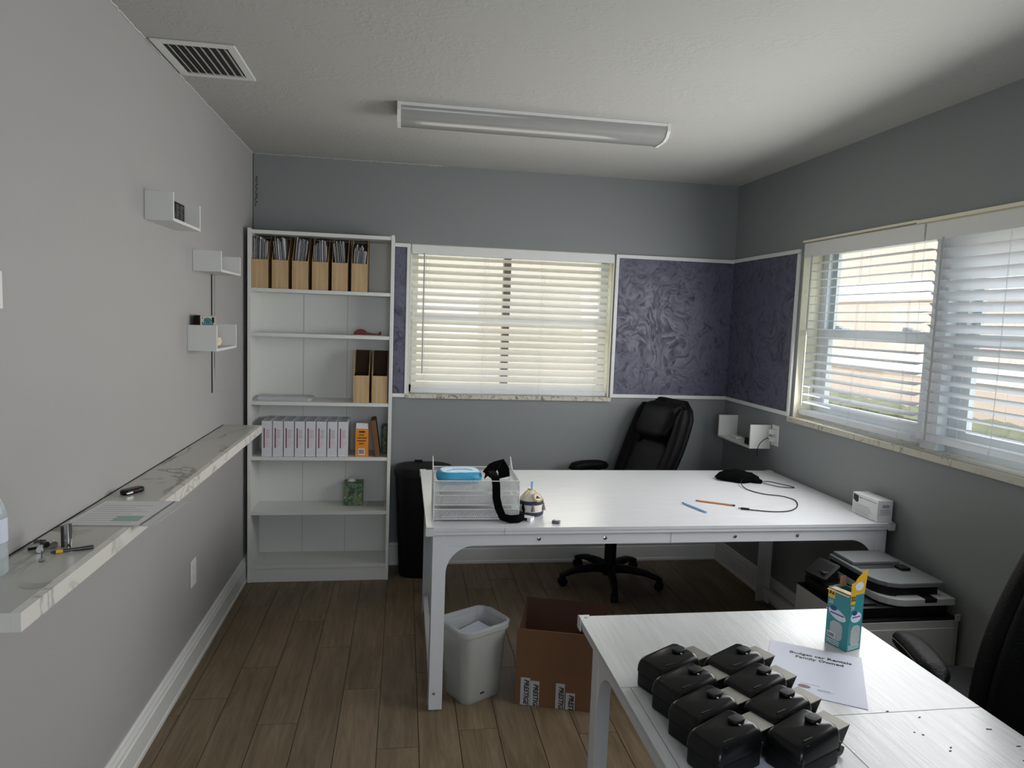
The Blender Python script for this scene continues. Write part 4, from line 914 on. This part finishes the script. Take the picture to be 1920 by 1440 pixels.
# black drawstring bag with its cable
t = thing('black_pouch', 'crumpled black fabric pouch at the back of the long desk', 'pouch', (2.66, -0.90, ZD), rz=-0.38)
mb = MB(); rnd = random.Random(21); rings = []
for k, (rx, ry, z) in enumerate(((0.090, 0.055, 0), (0.112, 0.070, 0.006), (0.100, 0.060, 0.024), (0.076, 0.040, 0.042), (0.036, 0.018, 0.052))):
    rings.append([(rx * math.cos(a) * (1 + .13 * math.sin(3 * a + k)) + rnd.uniform(-.006, .006), ry * math.sin(a) * (1 + .15 * math.cos(5 * a)) + rnd.uniform(-.004, .004), z + (rnd.uniform(-.002, .010) if k else 0)) for a in [2 * PI * i / 22 for i in range(22)]])
mb.loft(rings); mb.build('pouch_body', 'bag', t, smooth=True, angle=80)
MB().rbox(0.06, 0.034, 0.02, 0.014, (0.105, -0.022, 0), rt=0.008).build('pouch_neck', 'bag', t, smooth=True)
mb = MB()
def smoothpts(ctrl, n=8):
    out = []; P = [Vector(c) for c in ctrl]; P = [P[0]] + P + [P[-1]]
    for i in range(1, len(P) - 2):
        for k in range(n):
            u = k / n; a, b, c_, d = P[i - 1], P[i], P[i + 1], P[i + 2]
            out.append(0.5 * ((2 * b) + (-a + c_) * u + (2 * a - 5 * b + 4 * c_ - d) * u * u + (-a + 3 * b - 3 * c_ + d) * u ** 3))
    out.append(P[-2]); return out
cz = ZD + 0.003
t = thing('usb_cable', 'thin black USB cable curling over the desk from the black pouch', 'cable', (0, 0, 0))
MB().tube(smoothpts([(2.70, -0.93, cz + 0.024), (2.64, -1.0, cz + 0.012), (2.62, -1.10, cz), (2.66, -1.20, cz), (2.73, -1.24, cz), (2.755, -1.32, cz), (2.70, -1.43, cz), (2.62, -1.50, cz), (2.53, -1.51, cz), (2.44, -1.475, cz)]), 0.0024, 8).build('cord', 'black', t, smooth=True)
MB().tube([(2.441, -1.475, cz + .002), (2.408, -1.460, cz + .002)], 0.005, 8).build('plug', 'black', t, smooth=True); MB().tube([(2.408, -1.46, cz + .002), (2.398, -1.455, cz + .002)], 0.003, 6).build('plug_tip', 'chrome', t)
o = MB().tube(smoothpts([(2.78, -0.96, cz + 0.004), (2.83, -0.94, cz), (2.87, -1.0, cz), (2.90, -1.06, cz), (2.885, -1.075, cz), (2.82, -1.05, cz), (2.77, -0.99, cz + 0.004)]), 0.002, 8).build('pouch_cord', 'black', smooth=True); tag(o, 'black loop of cord lying right of the black pouch', 'cord')
# white carton on desk corner
t = thing('white_carton', 'white printed carton at the right front corner of the long desk', 'carton', (2.962, -1.59, ZD))
MB().box(-0.036, 0.036, -0.085, 0.085, 0, 0.094).build('carton_body', 'paper', t, bevel=0.0012)
mb = MB(); e = -0.0366
mb.prism([(0.080, 0.088), (0.080, 0.062), (0.060, 0.052), (0.045, 0.056), (0.045, 0.084)], e, e + 0.0008, 'x')
mb.build('badge', 'ink', t)
mb = MB(); mb.box(e, e + .0007, -0.075, 0.028, 0.078, 0.080).box(e, e + .0007, 0.028, 0.04, 0.076, 0.081)
for k in range(6): mb.box(e, e + .0007, -0.03 - (k * 13 % 4) * 0.008, 0.078, 0.046 - k * 0.007, 0.0475 - k * 0.007)
for k in range(9): mb.box(-0.012 + k * 0.0035, -0.0105 + k * 0.0035, -0.0858, -0.0848, 0.062, 0.075)
for k in range(3): mb.box(-0.024, 0.025, -0.0858, -0.0848, 0.05 - k * 0.009, 0.0515 - k * 0.009)
mb.build('printed_text', 'ink_grey', t)

# ---- right wall shelf contents
o = MB().rbox(0.05, 0.10, 0.014, 0.008, rt=0.003).build('charger_brick', 'white', loc=(W - 0.062, -0.30, 0.8815), smooth=True); tag(o, 'flat white device lying in the right wall shelf', 'device')
t = thing('phone_holder', 'small black wedge holder with cable in the right wall shelf', 'holder', (W - 0.075, -0.52, 0.8815))
MB().prism([(-0.03, 0), (0.03, 0), (0.03, 0.036), (0.02, 0.036)], -0.03, 0.03, 'x').build('wedge', 'black', t, bevel=0.001)
for k, z in enumerate((0.980, 0.936)):
    t = thing('power_plug', ('white plug in the upper socket beside the right wall shelf', 'white plug with a black cable in the lower socket')[k], 'plug', (W - 0.0078, -0.655, z))
    MB().box(-0.03, 0, -0.014, 0.018, -0.014, 0.014).build('plug_body', 'white', t, bevel=0.003)
    if k == 1: MB().tube(smoothpts([(-0.028, 0.006, 0.0), (-0.05, 0.0, 0.004), (-0.09, -0.01, -0.02), (-0.105, -0.01, -0.055), (-0.10, 0.0, -0.10)]), 0.0022, 6).build('cable', 'black', t, smooth=True)

# ------------------------------------------------------------------ teal carton, flyer, cases on the near desk
t = thing('filter_box', 'tall teal carton with an opened yellow flap standing on the near desk', 'carton', (2.030, -2.747, ZD), rz=0.09)
a = 0.033; hb = 0.150
mb = MB().box(-a, a, -a * 0.75, a * 0.75, 0, 0.0008, 0)
MB().box(-a, a, -0.026, -0.0254, 0, hb).box(-a, a, 0.0254, 0.026, 0, hb).box(-a, -a + 0.0006, -0.026, 0.026, 0, hb).box(a - 0.0006, a, -0.026, 0.026, 0, hb).box(-a, a, -0.026, 0.026, 0, 0.001).build('carton_body', 'teal', t)
t.rotation_euler = (0, 0, math.radians(-72)); t.location = (2.0415, -2.7436, ZD)
MB().box(-a + 0.001, a - 0.001, -0.025, 0.006, hb - 0.003, hb - 0.002).build('inner_flap', 'peach_card', t, rot=(0.06, 0, 0))
MB().prism([(-0.002, hb), (0.026, hb), (0.020, hb + 0.028), (-0.002, hb + 0.03)], -a + 0.001, -a + 0.0016, 'x').build('brown_flap', 'card', t, loc=(0.012, 0, 0)) 
fl = MB().prism([(-0.0255, hb - 0.002), (0.0255, hb - 0.002), (0.034, hb + 0.060), (0.015, hb + 0.056), (-0.008, hb + 0.040), (-0.012, hb + 0.032), (-0.0255, hb + 0.030)], a - 0.0005, a + 0.0002, 'x').build('yellow_flap', 'yellow', t)
def ell(u, v, ru, rv, n=20, rot=0): return [(u + ru * math.cos(b) * math.cos(rot) - rv * math.sin(b) * math.sin(rot), v + ru * math.cos(b) * math.sin(rot) + rv * math.sin(b) * math.cos(rot)) for b in [2 * PI * k / n for k in range(n)]]
e0, e1 = a, a + 0.0006
MB().prism(ell(0.004, hb + 0.020, 0.016, 0.011), a + 0.0003, a + 0.0007, 'x').build('flap_logo', 'paper_blue', fl)
mb = MB().prism(ell(0.0, 0.088, 0.020, 0.014, rot=0), e0, e1, 'x'); mb.prism(ell(-0.002, 0.086, 0.027, 0.013, rot=-0.3), -0.0266, -0.026, 'y'); mb.build('oval_label', 'paper_blue', t)
mb = MB().prism(ell(-0.006, 0.100, 0.009, 0.006), e0 + .0004, e1 + .0004, 'x').prism(ell(-0.014, 0.099, 0.010, 0.006), -0.0272, -0.0264, 'y')
mb.box(e0 + .0004, e1 + .0004, -0.015, 0.016, 0.088, 0.0905).box(-0.022, 0.018, -0.0272, -0.0264, 0.085, 0.088); mb.build('label_print', 'navy', t)
mb = MB().prism(rrect(0.034, 0.050, 0.012), e0, e1 - .0002, 'x'); 
mb = MB()
mb.prism([(x + 0.002, z + 0.040) for x, z in rrect(0.036, 0.052, 0.013)], e0, e1 - .0001, 'x'); mb.prism([(x - 0.002, z + 0.042) for x, z in rrect(0.036, 0.050, 0.013)], -0.0265, -0.026, 'y'); mb.build('picture', 'grey_photo', t)
mb = MB().box(e0, e1, -0.025, -0.008, hb - 0.026, hb - 0.001).box(-a + 0.0005, -0.012, -0.0266, -0.026, hb - 0.026, hb - 0.001); mb.build('yellow_patch', 'yellow', t)
text('32', 0.016, 'ink', t, (a + 0.0008, -0.0165, hb - 0.011), (PI / 2, 0, PI / 2), bold=0.0006); text('32', 0.016, 'ink', t, (-0.0225, -0.0269, hb - 0.011), (PI / 2, 0, 0), bold=0.0006)
text('20', 0.014, 'paper_blue', t, (a + 0.0008, -0.0165, hb - 0.036), (PI / 2, 0, PI / 2)); text('20', 0.014, 'paper_blue', t, (-0.0225, -0.0269, hb - 0.036), (PI / 2, 0, 0))
mb = MB()
for k in range(3): mb.box(e0, e1, -0.022, 0.02, 0.004 + k * 0.0045, 0.0055 + k * 0.0045); mb.box(-0.028, 0.01, -0.0266, -0.026, 0.004 + k * 0.0045, 0.0055 + k * 0.0045)
mb.box(-0.028, -0.004, -0.0266, -0.026, 0.020, 0.034); mb.build('white_print', 'paper', t)
mb = MB()
for k in range(8): mb.box(-0.026 + k * 0.0026, -0.0248 + k * 0.0026, -0.0270, -0.0265, 0.022, 0.032)
mb.build('barcode', 'ink', t)

t = thing('printed_flyer', 'white flyer with a car rental heading lying on the near desk', 'flyer', (1.935, -2.878, ZD))
fa = (Vector((1.861, -2.700)), Vector((2.047, -2.818)), Vector((1.905, -3.040)), Vector((1.722, -2.925)))
ux = (fa[1] - fa[0]).normalized(); ang = math.atan2(ux.y, ux.x); t.rotation_euler = (0, 0, ang); cc = (fa[0] + fa[1] + fa[2] + fa[3]) / 4; t.location = (cc.x, cc.y, ZD)
MB().box(-0.108, 0.108, -0.130, 0.130, 0, 0.0009).build('sheet', 'paper_blue', t)
text('Budget car Rentals', 0.0165, 'ink', t, (0.012, 0.082, 0.0011), (0, 0, 0), bold=0.0004, sx=1.15); text('Family Owned', 0.0165, 'ink', t, (0.010, 0.062, 0.0011), (0, 0, 0), bold=0.0004, sx=1.15)
mb = MB().prism(ell(-0.022, -0.088, 0.014, 0.008), 0.0009, 0.0011); mb.box(-0.03, 0.012, -0.0745, -0.0735, 0.0009, 0.0011); mb.build('small_logo', 'tassel', t)
MB().box(0.006, 0.034, -0.092, -0.0895, 0.0009, 0.0011).box(0.006, 0.04, -0.097, -0.0962, 0.0009, 0.0011).build('small_print', 'ink_grey', t)
o = MB().box(-0.108, 0.108, -0.14, 0.14, 0, 0.0009).build('paper_sheet', 'paper_blue', loc=(1.585, -3.262, ZD), rot=(0, 0, 0.05)); tag(o, 'plain white sheet lying under the front black cases', 'paper')

def case():
    t = thing('black_case', '', 'case', group='black plastic cases in two rows on the near desk')
    L, D_ = 0.126, 0.081
    MB().rbox(L - 0.003, D_ - 0.002, 0.035, 0.010, (0.004, 0, 0), rt=0.005).build('lower_shell', 'black', t, smooth=True)
    mb = MB(); rings = []
    for z, iw, idp in ((0.036, 0, 0), (0.043, 0, 0), (0.058, 0.002, 0.001), (0.068, 0.006, 0.005), (0.074, 0.013, 0.012), (0.0765, 0.022, 0.022)):
        ring = []
        for x, y in rrect(L - iw, D_ - idp, 0.010):
            u = (x + L / 2) / L; zz = 0.036 + (z - 0.036) * (0.50 + 0.50 * min(1.0, (u / 0.42)) ** 0.6); ring.append((x + 0.004, y + iw * 0.15, zz))
        rings.append(ring)
    mb.loft(rings); mb.build('upper_shell', 'black_gloss', t, smooth=True, angle=35)
    mb = MB()
    for y, zz in ((-0.0335, 0.064), (-0.0265, 0.0705)): mb.box(-0.035, 0.056, y - 0.0014, y + 0.0014, 0.045, zz)
    mb.build('rib', 'black', t, bevel=0.001)
    k = MB().rbox(0.034, 0.024, 0.007, 0.010, (0.038, 0.004, 0.0735), rt=0.003).build('latch', 'black', t, smooth=True)
    MB().lathe([(0.0022, 0), (0.0022, 0.0012)], (0.030, -0.011, 0.0752), 8).build('latch_pin', 'grey_plastic', k)
    for x in (-0.052, 0.062): MB().rbox(0.008, 0.010, 0.02, 0.003, (x, -0.036, 0.026), rt=0.002).build('hinge', 'black_gloss', t)
    mb = MB(); prof = [(0.062, 0.0565), (0.114, 0.0565), (0.0925, 0.026)]
    for a_ in range(0, 11): prof.append((0.0890 + 0.0125 * math.cos(1.25 + a_ * 0.52), 0.0135 + 0.0125 * math.sin(1.25 + a_ * 0.52)))
    th = 0.0011; rings = []
    for k_, (x, z) in enumerate(prof):
        a0 = prof[max(k_ - 1, 0)]; a1 = prof[min(k_ + 1, len(prof) - 1)]; dx, dz = a1[0] - a0[0], a1[1] - a0[1]; l = math.hypot(dx, dz); nx, nz = -dz / l * th, dx / l * th
        rings.append([(x + nx, -0.026, z + nz), (x + nx, 0.030, z + nz), (x - nx, 0.030, z - nz), (x - nx, -0.026, z - nz)])
    mb.loft(rings); mb.build('steel_bracket', 'steel', t)
    return t
c0 = case(); k = 0
order = ['farthest', 'second', 'third', 'nearest']
for ci, (cx, ys, cn) in enumerate(((1.495, (-2.905, -2.999, -3.093, -3.187), 'left'), (1.647, (-2.919, -3.012, -3.105, -3.198), 'right'))):
    for j, y in enumerate(ys):
        lb = 'black plastic case with steel bracket, %s from the back of the %s row' % (('first', 'second', 'third', 'fourth')[j], cn)
        if k == 0: c0.location = (cx, y, ZD); c0.rotation_euler = (0, 0, math.radians(24)); c0['label'] = lb
        else: dup(c0, (cx, y, ZD + (0.001 if ci == 0 or j < 3 else 0.001)), (0, 0, math.radians(24)), lb)
        k += 1

# ------------------------------------------------------------------ bins and cardboard box
t = thing('swing_bin', 'tall black oval bin between the bookcase and the long desk', 'bin', (1.025, -0.155, 0))
def oval(w, d, z, n=32, p=2.6):
    return [(w / 2 * abs(math.cos(a)) ** (2 / p) * (1 if math.cos(a) > 0 else -1), d / 2 * abs(math.sin(a)) ** (2 / p) * (1 if math.sin(a) > 0 else -1), z) for a in [2 * PI * i / n for i in range(n)]]
MB().loft([oval(0.27, 0.20, 0), oval(0.28, 0.21, 0.02), oval(0.335, 0.25, 0.62)]).build('bin_body', 'black', t, smooth=True)
MB().loft([oval(0.35, 0.262, 0.615), oval(0.352, 0.264, 0.645), oval(0.34, 0.25, 0.665), oval(0.30, 0.215, 0.672)]).build('lid', 'black', t, smooth=True)
MB().rbox(0.05, 0.02, 0.014, 0.004, (-0.03, 0.098, 0.668), rt=0.002).build('lid_hinge', 'black', t)

t = thing('waste_bin', 'translucent white square waste bin with liner under the long desk', 'bin', (1.205, -1.545, 0), rz=math.radians(30))
def sq(w, r, z): return [(x, y, z) for x, y in rrect(w, w * 0.86, r, 6)]
outer = [sq(0.185, 0.03, 0.0), sq(0.19, 0.032, 0.01), sq(0.232, 0.045, 0.29), sq(0.25, 0.05, 0.292), sq(0.25, 0.05, 0.312), sq(0.244, 0.048, 0.314), sq(0.226, 0.044, 0.300), sq(0.182, 0.03, 0.012)]
MB().loft(outer).build('bin_body', 'bin', t, smooth=True, angle=50)
rnd = random.Random(2); rings = []
for w, z in ((0.247, 0.297), (0.253, 0.318), (0.236, 0.319), (0.216, 0.27), (0.204, 0.22), (0.19, 0.16), (0.175, 0.10), (0.155, 0.04), (0.08, 0.02)):
    rings.append([(x + rnd.uniform(-.005, .003) * (1 if x > 0 else -1), y + rnd.uniform(-.005, .003) * (1 if y > 0 else -1), z + (rnd.uniform(-.008, .008) if 0.03 < z < 0.29 else rnd.uniform(-.002, .002))) for x, y, _ in sq(w, 0.048 if w > .1 else .03, z)])
MB().loft(rings, cap=False).build('liner', 'liner', t, smooth=True, angle=60)
MB().box(-0.02, 0.0, -0.0835, -0.082, 0.03, 0.04).build('moulded_label', 'ink', t)
for k in range(2):
    o = MB().box(-0.075, 0.075, -0.05, 0.05, 0, 0.002).build('paper_sheet', 'paper_blue', loc=(1.195 + k * 0.01, -1.55, 0.250 + k * 0.014), rot=(0.05, 0.06 - k * .1, 0.4 + k * 0.3)); tag(o, ('white paper lying lower in the waste bin', 'white folded paper lying on top in the waste bin')[k], 'paper')

t = thing('cardboard_box', 'open brown cardboard box with raised flaps and white shipping labels', 'box', (1.369, -1.66, 0), rz=math.radians(-17))
w_, d_, h1, h2, th = 0.36, 0.29, 0.153, 0.325, 0.004
MB().box(0, w_, 0, th, 0, h1).box(0, w_, d_ - th, d_, 0, h1).box(0, th, th, d_ - th, 0, h1).box(w_ - th, w_, th, d_ - th, 0, h1).box(th, w_ - th, th, d_ - th, 0, th).build('box_walls', 'card', t, bevel=0.001)
MB().prism([(0.0, h1), (th, h1), (th - 0.006, h2), (-0.006, h2)], 0, w_, 'x').build('front_flap', 'card', t)
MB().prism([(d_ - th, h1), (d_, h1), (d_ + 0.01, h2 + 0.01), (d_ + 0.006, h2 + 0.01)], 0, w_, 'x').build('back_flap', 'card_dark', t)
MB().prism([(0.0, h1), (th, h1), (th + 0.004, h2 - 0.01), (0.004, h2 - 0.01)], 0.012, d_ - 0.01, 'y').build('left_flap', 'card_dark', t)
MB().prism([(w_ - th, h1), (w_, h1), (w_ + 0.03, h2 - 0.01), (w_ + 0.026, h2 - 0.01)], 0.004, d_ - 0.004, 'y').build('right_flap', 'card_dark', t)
for (u0, u1, v0, v1) in ((0.022, 0.062, 0.0, 0.118), (0.062, 0.100, 0.0, 0.108), (0.166, 0.204, 0.0, 0.108), (0.207, 0.246, 0.0, 0.072)):
    L_ = MB().box(u0, u1 - 0.0015, -0.0012, 0.0, v0 + 0.002, v1).build('shipping_label', 'paper_grey', t)
    text('PRESTIGE' if u0 < 0.06 else 'PRESTIG' if v1 > 0.08 else 'PREST', 0.028, 'ink', L_, ((u0 + u1) / 2 + 0.003, -0.0016, (v0 + v1) / 2 - (0.0 if u0 < 0.06 else 0.004)), (PI / 2, -PI / 2 - PI, 0), bold=0.0008, shear=0.25, sx=0.9)

# ------------------------------------------------------------------ printer on its cabinet
t = thing('filing_cabinet', 'low grey cabinet carrying the printer against the right wall', 'cabinet', (2.775, -1.885, 0))
MB().box(-0.215, 0.215, -0.205, 0.19, 0.0, 0.498).build('carcass', 'cab_side', t, bevel=0.002); MB().box(-0.214, 0.214, -0.204, 0.189, 0.4985, 0.503).build('black_top', 'black', t)
MB().box(-0.195, 0.195, -0.211, -0.2055, 0.02, 0.47).build('front_panel', 'cab_side', t, bevel=0.001)
MB().box(0.195, 0.213, -0.214, -0.206, 0.498, 0.522).build('corner_clip', 'grey_plastic', t, bevel=0.001)
t = thing('printer', 'grey and black flatbed printer with touch screen on the low cabinet', 'printer', (2.775, -1.885, 0.5035))
MB().rbox(0.40, 0.36, 0.042, 0.03, (0.0, 0.0, 0.0), rt=0.006).build('base', 'black_gloss', t, smooth=True)
MB().box(-0.19, -0.1, -0.16, 0.10, 0.04, 0.05).build('paper_tray', 'black', t, bevel=0.002)
sl = [(-0.085, 0.172), (-0.085, -0.11), (-0.078, -0.14), (-0.060, -0.165), (-0.035, -0.184), (-0.005, -0.192), (0.204, -0.192), (0.204, 0.172)]
MB().prism(sl, 0.046, 0.074).build('scanner_body', 'grey_plastic', t, bevel=0.003)
MB().box(0.075, 0.125, -0.1935, -0.135, 0.060, 0.0755).build('scanner_notch', 'black', t, bevel=0.001)
sl2 = [(-0.083, 0.168), (-0.083, -0.09), (-0.070, -0.12), (-0.045, -0.150), (-0.02, -0.158), (-0.02, -0.150), (0.16, -0.150), (0.165, 0.168)]
MB().prism(sl2, 0.0742, 0.108).build('lid_base', 'black', t)
sl3 = [(-0.088, 0.172), (-0.088, -0.09), (-0.078, -0.12), (-0.055, -0.150), (-0.015, -0.168), (0.175, -0.168), (0.178, 0.172)]
MB().prism(sl3, 0.1082, 0.128).build('lid', 'dgrey_plastic', t, bevel=0.004)
MB().box(-0.07, 0.10, -0.01, 0.04, 0.1275, 0.1295).build('feeder_slot', 'ink', t); MB().box(-0.075, 0.135, 0.03, 0.165, 0.1275, 0.142).build('feeder_cover', 'dgrey_plastic', t, bevel=0.004)
MB().box(0.085, 0.125, -0.045, 0.0, 0.128, 0.14).build('paper_guide', 'black', t, bevel=0.002)
cp = MB().rbox(0.105, 0.10, 0.014, 0.01, (0, 0, 0), rt=0.004).build('control_panel', 'black', t, loc=(-0.165, 0.09, 0.085), rot=(0.1, -0.45, 0.35), smooth=True)
MB().box(-0.038, 0.038, -0.034, 0.034, 0.0138, 0.0146).build('touch_screen', 'black_gloss', cp)
MB().box(-0.19, -0.12, 0.05, 0.14, 0.04, 0.092).build('panel_support', 'black', t, bevel=0.004)

# ------------------------------------------------------------------ executive chairs (local: sitter faces -y)
def exec_chair(label, loc, rz, seat_h=0.46, spin=0.0, arm_top=0.66, back_top=1.12, lean=0.28, taper=0.0, base=0.185):
    t = thing('office_chair', label, 'office chair', loc, rz)
    MB().lathe([(0.042, 0.055), (0.045, 0.10), (0.034, 0.115), (0.030, 0.15)], n=20).build('hub', 'black', t, smooth=True)
    for k in range(5):
        a = spin + 2 * PI * k / 5; c, s = math.cos(a), math.sin(a); rings = []
        for r, z, w, h in ((0.03, 0.095, 0.05, 0.05), (0.12, 0.10, 0.045, 0.042), (0.22, 0.092, 0.04, 0.034), (0.29, 0.072, 0.036, 0.028), (0.315, 0.062, 0.034, 0.024)):
            rings.append([(c * r - s * x, s * r + c * x, z + y) for x, y in rrect(w, h, 0.01, 3)])
        MB().loft(rings).build('base_leg', 'black', t, smooth=True)
        cx, cy = c * 0.30, s * 0.30
        ca = MB()
        for q in (-0.012, 0.012): ca.at((cx + s * q, cy - c * q, 0.0275), (0, PI / 2, a + PI / 2 )).lathe([(0.006, -0.008), (0.025, -0.008), (0.027, 0), (0.025, 0.008), (0.006, 0.008)], n=16)
        ca.at(); ca.rbox(0.03, 0.03, 0.022, 0.008, (cx, cy, 0.036), rt=0.004); ca.build('caster', 'black', t, smooth=True)
    MB().lathe([(0.036, 0.12), (0.036, seat_h - 0.12), (0.030, seat_h - 0.118), (0.030, seat_h - 0.07)], n=18).build('gas_lift', 'black', t, smooth=True)
    MB().prism([(-0.14, seat_h - 0.03), (0.14, seat_h - 0.03), (0.10, seat_h - 0.085), (0.03, seat_h - 0.10), (-0.10, seat_h - 0.075)], -0.07, 0.07, 'x').build('tilt_mechanism', 'black', t, bevel=0.006)
    MB().rbox(0.50, 0.50, 0.085, 0.10, (0, -0.02, seat_h - 0.03), rt=0.035).rbox(0.42, 0.40, 0.03, 0.09, (0, -0.04, seat_h + 0.045), rt=0.014).build('seat', 'leather', t, smooth=True)
    def back_y(z): f = (z - seat_h) / (back_top - seat_h); return base + math.sin(lean) * (z - seat_h) + 0.02 * math.sin(PI * f)
    # shell
    rings = []
    for i in range(13):
        f = i / 12; z = seat_h + 0.02 + (back_top - seat_h - 0.02) * f
        w = 0.40 + 0.08 * math.sin(PI * min(f * 1.1, 1) * 0.8); w *= (1 if f < 0.86 else 1 - 2.6 * (f - 0.86) ** 1.5 * 3) * (1 - taper * f ** 2)
        rings.append([(x, back_y(z) + 0.035 + y, z) for x, y in rrect(w, 0.045 if f < .95 else 0.03, 0.02, 3)])
    MB().loft(rings).build('backrest_shell', 'leather', t, smooth=True)
    for sgn in (-1, 1):
        for q, (off, wd, tk) in enumerate(((0.185, 0.075, 0.075), (0.150, 0.06, 0.06))):
            rings = []
            for i in range(13):
                f = i / 12; z = seat_h + 0.05 + (back_top - seat_h - 0.09) * f; w = wd * (0.8 + 0.3 * math.sin(PI * f)); ow = (off + 0.025 * math.sin(PI * f * 0.9)) * (1 - taper * f ** 2)
                k_ = 0.55 if i in (0, 12) else 1
                rings.append([(sgn * ow + x, back_y(z) - 0.004 - (0.012 if q == 0 else 0) + y, z) for x, y in rrect(w * k_, tk * k_, 0.028 * k_, 4)])
            MB().loft(rings).build('side_bolster', 'leather', t, smooth=True)
    rings = []
    for i in range(9):
        f = i / 8; z = seat_h + 0.08 + (back_top - seat_h - 0.34) * f; k_ = 0.6 if i in (0, 8) else 1
        rings.append([(x, back_y(z) - 0.002 + y, z) for x, y in rrect(0.25 * k_ + 0.05, 0.05 * k_, 0.02, 3)])
    MB().loft(rings).build('back_cushion', 'mesh_dark', t, smooth=True)
    rings = []
    for i in range(11):
        u = -1 + 2 * i / 10; x = u * 0.175 * (1 - taper * 0.7); k_ = math.sqrt(max(0.0, 1 - abs(u) ** 6)) * 0.9 + 0.1; zc = back_top - 0.115
        rings.append([(x, back_y(zc) - 0.025 + yy * k_ + math.tan(lean) * zz * k_, zc + zz * k_ - 0.012 * (1 - u * u)) for yy, zz in rrect(0.10, 0.215, 0.045, 4)])
    MB().loft(rings).build('headrest', 'leather', t, smooth=True)
    for sgn in (-1, 1):
        x = sgn * 0.268; rings = []
        for i in range(11):
            u = -1 + 2 * i / 10; y = -0.015 + u * 0.145; k_ = math.sqrt(max(0, 1 - abs(u) ** 5)) * 0.85 + 0.15
            rings.append([(x + a_ * k_, y, arm_top - 0.028 - 0.012 * u * u + b_ * k_) for a_, b_ in rrect(0.078, 0.056, 0.024, 4)])
        ap = MB().loft(rings).build('armrest', 'leather', t, smooth=True)
        mb = MB(); mb.tube([(x + sgn * 0.0385 * q, -0.015 - 0.12 + 0.24 * i / 10, arm_top - 0.022 - 0.010 * (abs(-1 + 2 * i / 10)) ** 2) for i in range(11) for q in (1,)], 0.0012, 5); mb.build('stitching', 'dgrey_plastic', ap)
        MB().tube(smoothpts([(sgn * 0.20, 0.0, seat_h - 0.025), (x, -0.02, seat_h - 0.01), (x, -0.03, seat_h + 0.06), (x, 0.06, arm_top - 0.05)], 5), 0.018, 10).build('arm_support', 'black', t, smooth=True)
    return t
exec_chair('black leather executive chair behind the long desk under the window', (2.15, -0.385, 0), math.radians(-74), spin=math.radians(187 + 74), arm_top=0.70, back_top=1.115, seat_h=0.47, lean=0.42, base=0.105)
exec_chair('black leather executive chair at the right edge beside the near desk', (2.657, -2.683, 0), math.radians(163), spin=0.5, arm_top=0.665, back_top=1.13, seat_h=0.44, lean=0.16, taper=0.35)
